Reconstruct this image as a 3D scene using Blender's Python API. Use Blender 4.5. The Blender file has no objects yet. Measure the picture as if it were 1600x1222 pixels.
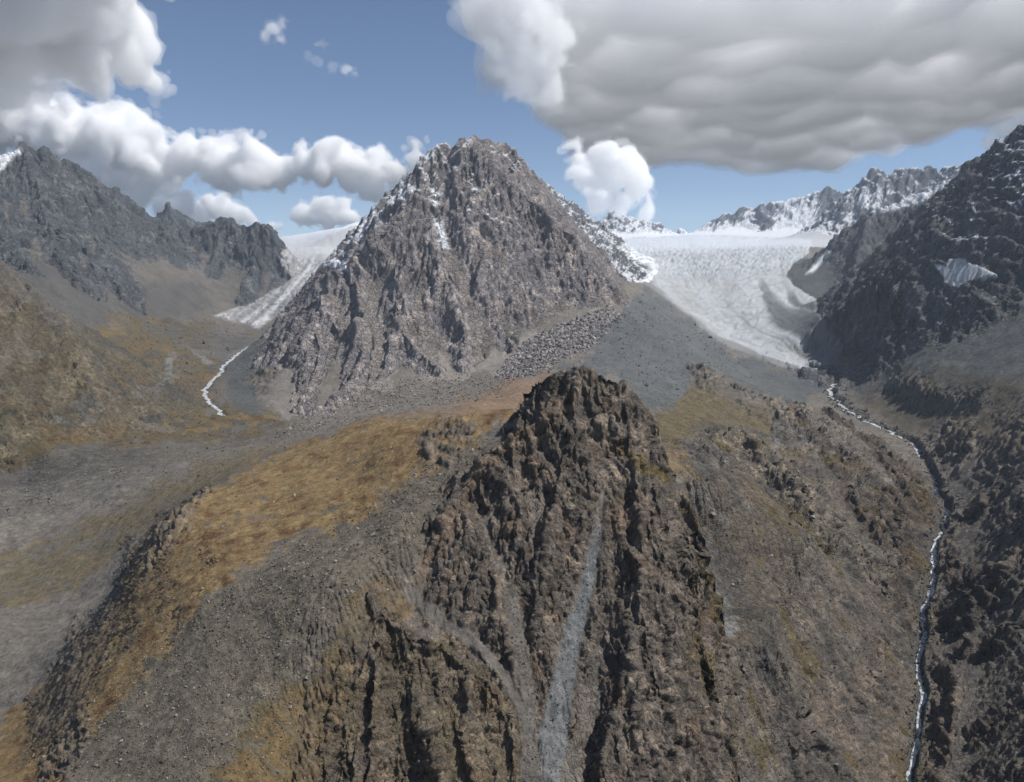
import bpy, math, random, time
import numpy as np
from concurrent.futures import ThreadPoolExecutor
from mathutils import Vector

T0 = time.time()
scene = bpy.context.scene
COL = scene.collection
random.seed(7)
RNG = np.random.default_rng(11)
f32 = np.float32

# ------------------------------------------------------------------ camera
# metres; the drone hovers at the origin and looks along +Y, slightly down
F, CX, CY, HZ = 1100.0, 800.0, 611.0, 440.0
PITCH = math.atan((CY - HZ) / F)
SP, CP = math.sin(PITCH), math.cos(PITCH)
cam = bpy.data.cameras.new('camera')
cam.sensor_width = 36.0
cam.lens = 36.0 * F / 1600.0
cam.clip_start = 1.0
cam.clip_end = 200000.0
cam_o = bpy.data.objects.new('camera', cam)
cam_o.rotation_euler = (math.pi / 2 - PITCH, 0, 0)
COL.objects.link(cam_o)
scene.camera = cam_o

# ------------------------------------------------------------------ light
SUN_EL, SUN_AZ = math.radians(56), math.radians(95)     # azimuth from +Y towards +X
world = bpy.data.worlds.new('World')
scene.world = world
world.use_nodes = True
wn = world.node_tree
sky = wn.nodes.new('ShaderNodeTexSky')
sky.sky_type = 'NISHITA'
sky.sun_disc = False
sky.sun_elevation = SUN_EL
sky.sun_rotation = SUN_AZ
sky.altitude = 3200
sky.air_density = 1.0
sky.dust_density = 3.5
sky.ozone_density = 1.5
bg = wn.nodes['Background']
bg.inputs['Strength'].default_value = 0.11
wn.links.new(sky.outputs['Color'], bg.inputs['Color'])
sun = bpy.data.lights.new('sun', 'SUN')
sun.energy = 5.0
sun.angle = math.radians(0.53)
sun.color = (1.0, 0.965, 0.915)
sun_o = bpy.data.objects.new('sun', sun)
SUN_DIR = Vector((math.sin(SUN_AZ) * math.cos(SUN_EL), math.cos(SUN_AZ) * math.cos(SUN_EL), math.sin(SUN_EL)))
sun_o.rotation_euler = SUN_DIR.to_track_quat('Z', 'Y').to_euler()
COL.objects.link(sun_o)

vs = scene.view_settings
vs.view_transform = 'Standard'
vs.look = 'None'
vs.exposure = 0.0
vs.gamma = 1.0
vs.use_curve_mapping = False
cy = scene.cycles
cy.use_denoising = True
try:
    cy.denoiser = 'OPENIMAGEDENOISE'
except Exception:
    pass
cy.max_bounces = 26
cy.diffuse_bounces = 2
cy.glossy_bounces = 1
cy.transmission_bounces = 2
cy.volume_bounces = 24
cy.transparent_max_bounces = 48
cy.use_adaptive_sampling = True
cy.adaptive_threshold = 0.008

# ------------------------------------------------------------------ noise
_perm = RNG.permutation(256).astype(np.int32)
PERM = np.concatenate([_perm, _perm, _perm])
_g = RNG.normal(size=(256, 3))
GRAD = (_g / np.linalg.norm(_g, axis=1, keepdims=True)).astype(f32)
JIT = RNG.random((256, 3)).astype(f32)
POOL = ThreadPoolExecutor(4)


def _par(fn, *arrs):
    n = arrs[0].size
    if n < 40000:
        return fn(*arrs)
    k = 12
    b = [n * i // k for i in range(k + 1)]
    fs = [POOL.submit(fn, *[q[b[i]:b[i + 1]] for q in arrs]) for i in range(k)]
    rs = [q.result() for q in fs]
    if isinstance(rs[0], tuple):
        return tuple(np.concatenate(z) for z in zip(*rs))
    return np.concatenate(rs)


def _perlin3(x, y, z):
    xi = np.floor(x); yi = np.floor(y); zi = np.floor(z)
    fx = x - xi; fy = y - yi; fz = z - zi
    xi = xi.astype(np.int32) & 255; yi = yi.astype(np.int32) & 255; zi = zi.astype(np.int32) & 255
    u = fx * fx * fx * (fx * (fx * 6 - 15) + 10)
    v = fy * fy * fy * (fy * (fy * 6 - 15) + 10)
    w = fz * fz * fz * (fz * (fz * 6 - 15) + 10)
    out = np.zeros(x.shape, f32)
    gx, gy, gz = GRAD[:, 0], GRAD[:, 1], GRAD[:, 2]
    for dx in (0, 1):
        px = PERM[xi + dx]
        wx = u if dx else 1 - u
        for dy in (0, 1):
            pxy = PERM[px + yi + dy]
            wxy = wx * (v if dy else 1 - v)
            for dz in (0, 1):
                h = PERM[pxy + zi + dz]
                d = gx[h] * (fx - dx) + gy[h] * (fy - dy) + gz[h] * (fz - dz)
                out += d * (wxy * (w if dz else 1 - w))
    return out * 1.5


def _facet3(x, y, z):
    """nearest of the 8 surrounding jittered cells: tilted-plane value, a random value per cell, closeness to a joint"""
    bx = np.floor(x - 0.5); by = np.floor(y - 0.5); bz = np.floor(z - 0.5)
    best = np.full(x.shape, 1e9, f32); second = np.full(x.shape, 1e9, f32)
    val = np.zeros(x.shape, f32)
    rnd = np.zeros(x.shape, f32)
    xi = bx.astype(np.int32); yi = by.astype(np.int32); zi = bz.astype(np.int32)
    for dx in (0, 1):
        for dy in (0, 1):
            for dz in (0, 1):
                h = PERM[PERM[PERM[(xi + dx) & 255] + ((yi + dy) & 255)] + ((zi + dz) & 255)]
                ex = x - (bx + dx + 0.15 + 0.7 * JIT[h, 0])
                ey = y - (by + dy + 0.15 + 0.7 * JIT[h, 1])
                ez = z - (bz + dz + 0.15 + 0.7 * JIT[h, 2])
                d = ex * ex + ey * ey + ez * ez
                h2 = PERM[h + 77]
                q = GRAD[h2, 0] * ex + GRAD[h2, 1] * ey + GRAD[h2, 2] * ez
                m = d < best
                second = np.where(m, best, np.minimum(second, d))
                best = np.where(m, d, best)
                val = np.where(m, q, val)
                rnd = np.where(m, JIT[h2, 0], rnd)
    gap = np.sqrt(second) - np.sqrt(best)
    return val, rnd, np.clip(1 - gap * f32(6), 0, 1)


def perlin(x, y, z, lam=1.0, off=0.0):
    s = f32(1.0 / lam); o = f32(off)
    shp = x.shape
    r = _par(lambda a, b, c: _perlin3(a * s + o, b * s + o * f32(.7), c * s - o), x.ravel(), y.ravel(), z.ravel())
    return r.reshape(shp)


def facet(x, y, z, lam=1.0, off=0.0):
    s = f32(1.0 / lam); o = f32(off)
    shp = x.shape
    v, r, k = _par(lambda a, b, c: _facet3(a * s + o, b * s + o * f32(.7), c * s - o), x.ravel(), y.ravel(), z.ravel())
    return v.reshape(shp), r.reshape(shp), k.reshape(shp)


def fbm(x, y, z, lam, octv=4, off=0.0, gain=0.5):
    t = np.zeros(x.shape, f32); a = 1.0; n = 0.0
    for i in range(octv):
        t += f32(a) * perlin(x, y, z, lam / 2 ** i, off + 13.7 * i)
        n += a; a *= gain
    return t / f32(n)


def sstep(a, b, x):
    t = np.clip((x - a) / (b - a), 0, 1)
    return t * t * (3 - 2 * t)


# ------------------------------------------------------------------ geometry helpers
def ray(u, v):
    xr = (u - CX) / F; yr = (CY - v) / F
    yc = CP + yr * SP; zc = -SP + yr * CP
    return xr / yc, zc / yc                      # x/Y, z/Y


def P(u, v, Y):
    a, t = ray(u, v)
    return (a * Y, Y, t * Y)


def project(x, y, z):
    d = y * CP - z * SP
    up = y * SP + z * CP
    return CX + F * x / d, CY - F * up / d


NA, NR = 1090, 1500
A = np.linspace(-0.87, 0.87, NA).astype(f32)
LMIN, LMAX = math.log(190.0), math.log(15000.0)
LY = np.linspace(LMIN, LMAX, NR)
YM = np.exp(LY).astype(f32)
XG = (YM[:, None] * A[None, :]).astype(f32)
YG = np.repeat(YM[:, None], NA, 1)

# ------------------------------------------------------------------ base ground: surveyed points (u, v, distance)
BASE = [
    # near apron left of the crag
    (0, 1222, 330), (0, 1300, 290), (200, 1222, 300), (200, 1330, 250), (400, 1222, 290), (560, 1222, 330), (560, 1320, 300), (400, 1330, 255),
    (700, 1222, 352), (700, 1320, 318), (860, 1222, 341), (860, 1320, 305), (1000, 1222, 378), (1000, 1320, 336), (930, 1222, 366), (1070, 1222, 388), (1000, 1140, 415),
    (150, 1120, 350), (300, 1100, 335), (450, 1100, 335), (400, 1000, 370), (520, 1000, 362), (250, 1000, 400), (300, 930, 420), (400, 900, 420),
    (560, 930, 385), (620, 900, 412), (560, 850, 440), (480, 850, 455), (350, 850, 480), (250, 870, 510), (240, 830, 545), (600, 780, 495), (640, 850, 430),
    (500, 780, 530), (400, 790, 560), (300, 790, 590), (330, 765, 640), (400, 730, 690), (480, 700, 720), (560, 668, 740), (640, 650, 745), (700, 648, 730),
    (600, 700, 600), (660, 720, 540), (680, 780, 480), (740, 680, 560), (800, 645, 650), (760, 643, 700), (830, 640, 610), (560, 740, 590), (650, 680, 620),
    # behind the spur crest
    (200, 905, 640), (100, 1050, 480), (30, 1200, 400), (150, 960, 600), (60, 1080, 520), (0, 1000, 620), (100, 900, 760), (0, 900, 820), (220, 800, 860), (320, 745, 900),
    (400, 712, 950), (500, 680, 1000), (100, 820, 950), (0, 820, 980), (0, 760, 1180), (100, 750, 1180), (200, 740, 1150), (300, 715, 1150), (380, 695, 1250),
    (640, 640, 1000), (560, 652, 1050), (720, 632, 1000), (480, 672, 1250), (440, 680, 1300),
    (70, 700, 1400), (200, 695, 1430), (330, 690, 1480), (430, 665, 1600),
    # left valley
    (150, 660, 1700), (300, 660, 1700), (400, 655, 1750), (345, 648, 1850), (320, 612, 2250), (350, 572, 2800), (385, 542, 3300), (430, 522, 3700), (250, 620, 2100), (170, 620, 2050),
    (150, 560, 2500), (250, 560, 2650), (200, 510, 3000), (300, 520, 3300), (160, 500, 2900), (340, 500, 4000), (390, 490, 4400), (450, 470, 4500), (480, 440, 4900), (440, 440, 5000),
    (470, 400, 5900), (440, 405, 6000), (450, 388, 6800), (500, 386, 7000), (530, 360, 8200), (480, 386, 7800), (440, 386, 8000), (560, 400, 7000), (520, 420, 5200),
    (250, 470, 3700), (300, 450, 4100), (290, 420, 4600), (240, 400, 4700), (200, 470, 3500), (400, 470, 4500),
    (420, 590, 2450), (440, 560, 2700), (400, 580, 2600), (440, 640, 1950), (480, 500, 3600), (500, 480, 3800),
    # near left slope
    (0, 740, 1350), (60, 700, 1450), (110, 630, 1800), (140, 570, 2200), (60, 600, 1750), (0, 640, 1450), (0, 540, 1650), (60, 520, 1900), (0, 440, 1800), (60, 480, 1950), (130, 530, 2300),
    (0, 425, 2900), (60, 440, 2900), (130, 480, 2900), (170, 495, 2950), (0, 440, 2400),
    # scree below the peak
    (480, 655, 1800), (560, 640, 1750), (640, 625, 1700), (720, 615, 1650), (460, 655, 1950), (580, 612, 2050), (640, 580, 2300), (690, 580, 2300), (740, 575, 2350), (800, 545, 2500),
    (860, 505, 2700), (930, 488, 2850), (980, 472, 2950), (780, 590, 2000), (860, 560, 2100), (940, 515, 2500), (700, 640, 1300), (780, 625, 1300), (830, 610, 1400), (850, 585, 1700),
    # under the peak
    (520, 560, 2500), (620, 562, 2560), (720, 556, 2600), (800, 540, 2800), (880, 515, 2980), (600, 530, 3000), (700, 525, 3100), (800, 510, 3300), (540, 545, 2800), (900, 490, 3300),
    # moraine ridge right of the peak
    (1000, 478, 2900), (1030, 505, 2700), (1060, 530, 2450), (1080, 560, 2150), (960, 540, 2250), (900, 575, 1700), (960, 600, 1500), (1020, 600, 1600), (1050, 640, 1250), (940, 640, 1150),
    (1000, 690, 900), (1050, 690, 950), (900, 640, 1000), (900, 700, 700), (1080, 720, 850), (1040, 760, 720), (990, 455, 3700), (1010, 470, 3500), (1060, 505, 3150), (1100, 540, 2900), (1130, 565, 2700),
    (1160, 580, 2500),
    # right glacier
    (1290, 580, 2850), (1240, 572, 2900), (1180, 556, 3000), (1120, 530, 3300), (1060, 490, 3800), (1010, 450, 4500), (1000, 435, 4900), (1150, 480, 3900), (1200, 520, 3300), (1150, 440, 4600),
    (1320, 545, 2950), (1280, 490, 3500), (1240, 440, 4400), (1230, 420, 4900), (1100, 427, 5000), (1100, 400, 5800), (1150, 387, 6600), (1070, 376, 7500), (1200, 380, 7000), (1000, 402, 6000),
    (1010, 382, 7000), (980, 392, 6500), (1060, 370, 8500), (1150, 368, 8300), (1230, 376, 7800), (940, 395, 6000), (900, 390, 7000), (1260, 372, 7500), (1000, 372, 8500), (900, 372, 9000),
    # stream
    (1310, 596, 2700), (1297, 616, 2500), (1330, 645, 2200), (1380, 666, 1950), (1420, 686, 1780), (1440, 720, 1600), (1470, 780, 1350), (1480, 800, 1280), (1465, 850, 1130), (1455, 930, 980),
    (1440, 1000, 880), (1435, 1100, 750), (1428, 1222, 640), (1425, 1320, 560),
    # right: hillside between crag and gorge
    (1075, 582, 1900), (1130, 595, 1850), (1200, 622, 1750), (1260, 640, 1700), (1330, 675, 1600), (1400, 710, 1500), (1120, 640, 1450), (1200, 680, 1400), (1130, 680, 1150), 
    (1310, 760, 1180), (1400, 800, 1200), (1200, 850, 760), (1300, 930, 700), (1100, 790, 780), (1118, 880, 720), (1112, 950, 640), (1150, 1000, 540), (1090, 850, 760),
    (1180, 745, 900), (1250, 825, 800), (1330, 885, 780), (1400, 945, 800), (1235, 722, 1220), (1360, 862, 990), (1290, 805, 1060), (1262, 856, 905), (1342, 915, 880), (1208, 790, 1000), (1410, 960, 900), (1160, 715, 1060), (1250, 1050, 560), (1350, 1100, 640),
    (1150, 1150, 455), (1250, 1200, 518), (1350, 1200, 602), (1150, 1300, 405), (1300, 1320, 505), (1400, 1050, 760), (1240, 930, 720), (1200, 960, 600),
    # right valley side
    (1400, 485, 3200), (1500, 480, 2700), (1600, 470, 2300), (1350, 520, 3000), (1400, 580, 2300), (1500, 560, 2150), (1600, 560, 1850), (1370, 610, 2350), (1420, 620, 2000), (1500, 650, 1650), (1600, 650, 1400),
    (1500, 720, 1450), (1460, 690, 1650), (1560, 780, 1150), (1600, 850, 900), (1560, 900, 900), (1530, 1000, 820), (1500, 1100, 720), (1600, 1050, 700), (1600, 1222, 540), (1500, 1222, 610), (1600, 1320, 470),
    (1520, 830, 1150), (1320, 450, 4300), (1280, 440, 4500), (1560, 440, 2700),
    # far rim and outside of the frame
    (-120, 1222, 360), (-120, 1000, 650), (-120, 800, 1000), (-120, 640, 1400), (-120, 450, 1900), (-150, 400, 3000), (1720, 1222, 480), (1720, 1000, 650), (1720, 800, 900), (1720, 600, 1500), (1720, 470, 2100),
    (0, 380, 9000), (300, 380, 9500), (600, 380, 12000), (800, 380, 12000), (1050, 380, 13000), (1300, 370, 12000), (1600, 380, 9000), (0, 400, 5000), (1650, 400, 5000), (200, 390, 13500), (1400, 385, 13500),
]
_b = np.array([[*ray(u, v), Y] for u, v, Y in BASE])
TK = 0.62


def tps_fit(pts, val, lam=2e-4):
    n = len(pts)
    d2 = ((pts[:, None] - pts[None]) ** 2).sum(-1)
    K = 0.5 * d2 * np.log(d2 + 1e-12)
    Pm = np.c_[np.ones(n), pts]
    M = np.zeros((n + 3, n + 3))
    M[:n, :n] = K + lam * np.eye(n)
    M[:n, n:] = Pm; M[n:, :n] = Pm.T
    return np.linalg.solve(M, np.r_[val, np.zeros(3)])


bp = np.c_[_b[:, 0], TK * np.log(_b[:, 2])]
wts = tps_fit(bp, _b[:, 1])
ca = np.linspace(-0.87, 0.87, 220); cl = np.linspace(LMIN, LMAX, 320)
ga, gl = np.meshgrid(ca, cl)
q = np.c_[ga.ravel(), TK * gl.ravel()].astype(f32)
tau = np.zeros(len(q))
for i0 in range(0, len(q), 20000):
    qq = q[i0:i0 + 20000]
    d2 = (qq[:, None, 0] - bp[None, :, 0].astype(f32)) ** 2 + (qq[:, None, 1] - bp[None, :, 1].astype(f32)) ** 2
    tau[i0:i0 + 20000] = (0.5 * d2 * np.log(d2 + 1e-12)) @ wts[:len(bp)] + wts[-3] + qq @ wts[-2:]
tau = tau.reshape(ga.shape)


def cubic_matrix(n_out, n_in):
    t = np.linspace(0, n_in - 1, n_out)
    i = np.clip(np.floor(t).astype(int), 0, n_in - 2)
    ft = t - i
    M = np.zeros((n_out, n_in))
    w = [-.5 * ft ** 3 + ft ** 2 - .5 * ft, 1.5 * ft ** 3 - 2.5 * ft ** 2 + 1, -1.5 * ft ** 3 + 2 * ft ** 2 + .5 * ft, .5 * ft ** 3 - .5 * ft ** 2]
    for k in range(4):
        np.add.at(M, (np.arange(n_out), np.clip(i + k - 1, 0, n_in - 1)), w[k])
    return M


TAU = cubic_matrix(NR, len(cl)) @ tau @ cubic_matrix(NA, len(ca)).T
HB = (TAU * YG).astype(f32)

# domain warp shared by all skeletons: keeps ridges from running ruler-straight
Z0 = np.zeros_like(XG)
WX = perlin(XG / YG, LY[:, None].astype(f32) + Z0, Z0, 0.05, 3.1) + 0.5 * perlin(XG / YG, LY[:, None].astype(f32) + Z0, Z0, 0.021, 9.1)
WY = perlin(XG / YG, LY[:, None].astype(f32) + Z0, Z0, 0.06, 5.7) + 0.5 * perlin(XG / YG, LY[:, None].astype(f32) + Z0, Z0, 0.023, 2.2)


def skeleton(lines, warp=0.004, blunt=0.002):
    """height of a mountain given by ridge lines of surveyed points; slopes left / right of each line"""
    H = np.full(XG.shape, -1e6, f32)
    for pts, sl, sr in lines:
        p3 = np.array([P(*p) for p in pts])
        for a0, b0 in zip(p3[:-1], p3[1:]):
            top = max(a0[2], b0[2])
            D = min(2600.0, 900.0 + 0.2 * max(a0[1], b0[1])) if a0[1] > 900 else 260.0
            y0, y1 = min(a0[1], b0[1]) - D, max(a0[1], b0[1]) + D
            r0 = np.searchsorted(YM, y0); r1 = np.searchsorted(YM, y1)
            if r1 <= r0 + 1:
                continue
            ylo = YM[r0]
            xlo, xhi = min(a0[0], b0[0]) - D, max(a0[0], b0[0]) + D
            alo = min(xlo / ylo, xlo / YM[r1 - 1]); ahi = max(xhi / ylo, xhi / YM[r1 - 1])
            c0 = np.searchsorted(A, alo); c1 = np.searchsorted(A, ahi)
            if c1 <= c0:
                continue
            X = XG[r0:r1, c0:c1] + f32(warp) * YG[r0:r1, c0:c1] * WX[r0:r1, c0:c1]
            Yv = YG[r0:r1, c0:c1] + f32(warp) * YG[r0:r1, c0:c1] * WY[r0:r1, c0:c1]
            dx, dy = b0[0] - a0[0], b0[1] - a0[1]
            L2 = dx * dx + dy * dy + 1e-6
            t = np.clip(((X - a0[0]) * dx + (Yv - a0[1]) * dy) / L2, 0, 1).astype(f32)
            ex = X - (a0[0] + t * dx); ey = Yv - (a0[1] + t * dy)
            d = np.sqrt(ex * ex + ey * ey)
            r = f32(blunt * (a0[1] + b0[1]) * .5)
            d = np.sqrt(d * d + r * r) - r
            side = (dx * ey - dy * ex)                     # >0: left of the line
            if sl == sr:
                s = f32(sl)
            else:
                wgt = 0.5 + 0.5 * np.clip(side / (np.sqrt(L2) * (d + 1e-3)), -1, 1)
                s = (sl * wgt + sr * (1 - wgt)).astype(f32)
            h = (a0[2] + t * (b0[2] - a0[2])).astype(f32) - s * d
            sub = H[r0:r1, c0:c1]
            np.maximum(sub, h, out=sub)
    return H


PEAK = [
    # summit crest and the right-hand ridge coming down towards the camera
    ([(683, 222, 3330), (705, 226, 3310), (722, 214, 3300), (745, 224, 3280), (762, 243, 3230), (800, 284, 3160), (850, 325, 3090), (900, 372, 3010), (932, 418, 2940), (960, 450, 2890), (982, 474, 2850)], 1.25, 1.2),
    # back shoulder right of the summit
    ([(722, 214, 3300), (765, 220, 3500), (795, 224, 3560), (815, 260, 3600), (832, 266, 3650), (852, 288, 3750), (880, 328, 3900), (930, 380, 4000), (985, 440, 4000)], 1.4, 1.3),
    # shadowed snowy left ridge, further back
    ([(683, 222, 3330), (640, 267, 3420), (600, 307, 3520), (560, 351, 3640), (530, 386, 3740), (508, 417, 3800), (490, 450, 3800)], 1.15, 1.2),
    # front left ridge
    ([(722, 214, 3300), (700, 258, 3190), (650, 305, 3060), (618, 335, 2970), (575, 392, 2840), (520, 440, 2740), (490, 490, 2620), (462, 535, 2520), (425, 580, 2440), (398, 602, 2400)], 1.1, 1.0),
    # rib left of the pale gully
    ([(575, 392, 2840), (562, 440, 2700), (562, 470, 2600), (570, 500, 2470), (574, 540, 2320), (562, 585, 2110), (522, 622, 1940), (478, 654, 1830)], .85, 1.25),
    ([(490, 490, 2620), (500, 540, 2440), (485, 590, 2230), (470, 640, 1960)], .95, 1.0),
    # triangular facet
    ([(650, 305, 3060), (640, 380, 2850), (626, 450, 2640), (608, 482, 2550), (616, 498, 2490), (640, 530, 2370), (665, 558, 2260), (690, 580, 2190)], 1.0, 1.2),
    ([(616, 498, 2490), (600, 540, 2330), (592, 584, 2160)], 1.0, .9),
    # rib between the facet and the central gully
    ([(650, 305, 3060), (672, 370, 2890), (700, 440, 2700), (718, 490, 2570), (730, 530, 2440), (722, 574, 2260)], .95, 1.3),
    # ribs on the great face
    ([(735, 240, 3250), (740, 300, 3090), (752, 360, 2960), (770, 420, 2840), (792, 470, 2740), (805, 520, 2590)], .95, 1.25),
    ([(770, 500, 2620), (790, 520, 2540), (805, 540, 2440)], 1.0, 1.0),
]
CRAG = [
    ([(838, 600, 545), (868, 584, 538), (905, 572, 530), (938, 582, 530), (972, 600, 533), (1003, 620, 540)], 2.6, 1.9),
    ([(838, 600, 545), (832, 628, 530)], 2.2, 1.6),
    ([(905, 572, 530), (868, 640, 508), (800, 682, 492), (745, 722, 480), (718, 770, 462), (690, 825, 442), (660, 882, 424), (642, 912, 414)], 1.7, 0.75),
    ([(718, 770, 462), (742, 820, 443), (762, 872, 425), (785, 950, 402), (800, 1030, 383)], 1.9, .72),
    ([(905, 572, 530), (895, 640, 505), (880, 720, 478), (860, 800, 452), (850, 880, 428), (848, 970, 404)], 1.7, 1.25),
    ([(800, 682, 492), (805, 760, 465), (820, 850, 437), (835, 920, 415)], 1.6, 1.2),
    ([(972, 600, 533), (985, 690, 505), (998, 770, 474), (1005, 850, 446), (1000, 950, 414), (985, 1050, 386), (955, 1130, 362), (935, 1222, 338)], 1.5, 1.15),
    ([(1003, 620, 540), (1022, 680, 530), (1046, 742, 516), (1086, 795, 500), (1100, 850, 484), (1080, 925, 456), (1092, 1000, 432), (1112, 1080, 410), (1140, 1160, 388), (1150, 1222, 372)], 6.0, 1.4),
    ([(1046, 742, 516), (1050, 830, 484), (1045, 920, 450), (1050, 1010, 420), (1060, 1100, 392), (1070, 1222, 358)], 1.5, 1.15),
    # buttress at the lower left
    ([(575, 925, 392), (600, 962, 380), (645, 990, 375), (700, 1015, 373), (760, 1062, 368), (798, 1110, 360), (808, 1222, 333)], 0.9, 1.9),
    ([(600, 962, 380), (585, 1040, 356), (580, 1222, 312)], 1.7, 1.25),
    ([(655, 1000, 376), (660, 1090, 350), (690, 1222, 318)], 1.7, 1.25),
    ([(545, 985, 370), (520, 1090, 342), (505, 1222, 312)], 1.5, 1.2),
    ([(728, 1045, 370), (740, 1130, 348), (750, 1222, 326)], 1.7, 1.25),
]
LEFT = [
    ([(-120, 260, 3700), (-40, 258, 3900), (10, 245, 4150), (40, 227, 4250), (75, 235, 4350), (110, 254, 4450), (150, 280, 4600), (190, 301, 4750), (225, 332, 4900), (240, 352, 5000)], 1.2, 1.0),
    ([(40, 227, 4250), (60, 290, 3950), (72, 350, 3600), (95, 400, 3350), (125, 440, 3150)], 1.0, 1.0),
    ([(110, 254, 4450), (130, 320, 4150), (150, 380, 3850), (180, 440, 3450), (195, 468, 3300)], 1.0, 1.05),
    ([(190, 301, 4750), (205, 360, 4450), (215, 410, 4150), (205, 455, 3750)], 1.05, 1.1),
    ([(75, 235, 4350), (95, 300, 4100), (115, 360, 3800), (150, 420, 3450)], 1.0, 1.0),
    ([(-40, 258, 3900), (-20, 330, 3500), (10, 385, 3150), (40, 410, 3000)], 1.1, 1.0),
    ([(10, 245, 4150), (20, 310, 3850), (35, 370, 3450)], 1.1, 1.0),
    # rocky knobs right of it
    ([(225, 332, 4900), (245, 345, 5100), (300, 358, 5300), (325, 352, 5300), (345, 341, 5250), (362, 342, 5250), (380, 356, 5250), (402, 346, 5200), (418, 352, 5150), (432, 378, 5050), (440, 415, 4950), (452, 438, 4900)], 1.3, 1.15),
    ([(345, 341, 5250), (338, 400, 4950), (320, 445, 4500), (290, 468, 4250)], 1.05, 1.1),
    ([(402, 346, 5200), (398, 410, 4900), (385, 462, 4450)], 1.1, 1.1),
    ([(432, 378, 5050), (430, 430, 4850), (420, 460, 4600)], 1.1, 1.1),
    ([(270, 352, 5250), (262, 395, 5050)], 1.2, 1.2),
    # pyramid behind
    ([(220, 350, 6600), (262, 319, 6600), (292, 339, 6700), (330, 352, 6800)], 1.0, 1.0),
]
LEFT_NEAR = [
    ([(-100, 420, 1700), (0, 436, 1800), (30, 450, 1860), (50, 478, 1950)], 0.9, 0.75),
    ([(140, 540, 2300), (95, 560, 2000), (70, 600, 1800), (40, 640, 1600), (0, 690, 1420)], 1.0, 1.2),
]
RIGHT = [
    ([(1720, 110, 2700), (1600, 192, 2900), (1572, 215, 3000), (1540, 236, 3100), (1515, 256, 3250), (1480, 292, 3400), (1440, 322, 3520), (1408, 360, 3560), (1385, 420, 3480), (1375, 462, 3380)], 1.1, 1.25),
    ([(1600, 192, 2900), (1600, 290, 2700), (1590, 370, 2550), (1560, 430, 2500)], 1.1, 1.1),
    ([(1540, 236, 3100), (1530, 310, 2950), (1540, 390, 2750)], 1.1, 1.1),
    ([(1480, 292, 3400), (1470, 360, 3200), (1455, 420, 3000), (1430, 465, 2860)], 1.1, 1.25),
    # second ridge with the ice on its crest
    ([(1520, 268, 5000), (1480, 284, 5000), (1440, 302, 5000), (1400, 316, 5000), (1362, 330, 5000), (1330, 350, 5000), (1290, 390, 4950), (1262, 415, 4850), (1240, 432, 4750)], 1.0, 0.95),
    ([(1362, 330, 5000), (1345, 380, 4600), (1325, 420, 4350)], 1.1, 1.2),
]
SLAB = [   # rock dome above the gorge
    ([(1226, 626, 1720), (1262, 668, 1480), (1300, 725, 1250), (1345, 790, 1085), (1395, 865, 985), (1425, 920, 930)], .5, .55),
    ([(1290, 640, 1720), (1350, 690, 1480), (1405, 742, 1300), (1450, 815, 1130), (1440, 870, 1040)], .6, .9),
    ([(1210, 640, 1600), (1214, 700, 1300), (1235, 760, 1090), (1290, 825, 1000)], .6, .6),
    ([(1300, 725, 1250), (1400, 770, 1190)], .5, .6),
]
CLIFF = [   # broken cliffs at the foot of the hillside
    ([(1205, 1035, 548), (1230, 1020, 565), (1290, 1012, 605), (1340, 992, 650), (1425, 945, 745)], .3, 1.7),
    ([(1230, 1020, 565), (1225, 1090, 545), (1215, 1180, 515)], 1.7, 1.7),
    ([(1340, 992, 650), (1330, 1080, 615), (1320, 1180, 580)], 1.7, 1.7),
    ([(1290, 1012, 605), (1275, 1100, 575), (1270, 1200, 540)], 1.8, 1.8),
]
WALL = [   # rock buttresses on the far side of the gorge
    ([(1660, 720, 1250), (1600, 745, 1180), (1545, 775, 1160), (1505, 815, 1190)], 1.0, 1.1),
    ([(1680, 840, 960), (1610, 850, 900), (1550, 885, 880), (1500, 945, 895)], 1.0, 1.1),
    ([(1700, 960, 760), (1610, 975, 760), (1540, 1000, 790), (1484, 1050, 790)], 1.0, 1.1),
    ([(1700, 1090, 610), (1610, 1095, 640), (1540, 1115, 680), (1475, 1175, 668)], 1.0, 1.1),
    ([(1690, 640, 1650), (1600, 650, 1480), (1540, 680, 1480), (1500, 730, 1450)], .8, .9),
]
KNOBS = [   # rocky knobs on the shoulder right of the crag
    ([(1075, 575, 1950), (1092, 570, 1900), (1112, 580, 1850), (1130, 596, 1800)], .8, .9),
    ([(1130, 596, 1800), (1165, 606, 1720), (1200, 622, 1650), (1222, 640, 1560)], .7, .8),
    ([(1065, 694, 1000), (1090, 682, 1010), (1112, 690, 990), (1128, 676, 1040), (1160, 668, 1100), (1180, 690, 1040)], .9, 1.1),
    ([(398, 588, 2420), (412, 572, 2440), (430, 578, 2420)], 1.0, 1.2),
]
FAR1 = [   # jagged peak at the right
    ([(1290, 350, 7900), (1330, 296, 7800), (1345, 276, 7800), (1362, 261, 7800), (1382, 270, 7800), (1400, 266, 7800), (1420, 263, 7800), (1452, 260, 7800), (1470, 268, 7800), (1490, 260, 7400), (1508, 255, 7200), (1540, 262, 7000)], 1.1, 0.9),
    ([(1345, 276, 7800), (1320, 320, 7500), (1300, 360, 7200)], 1.1, 1.1),
]
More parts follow.
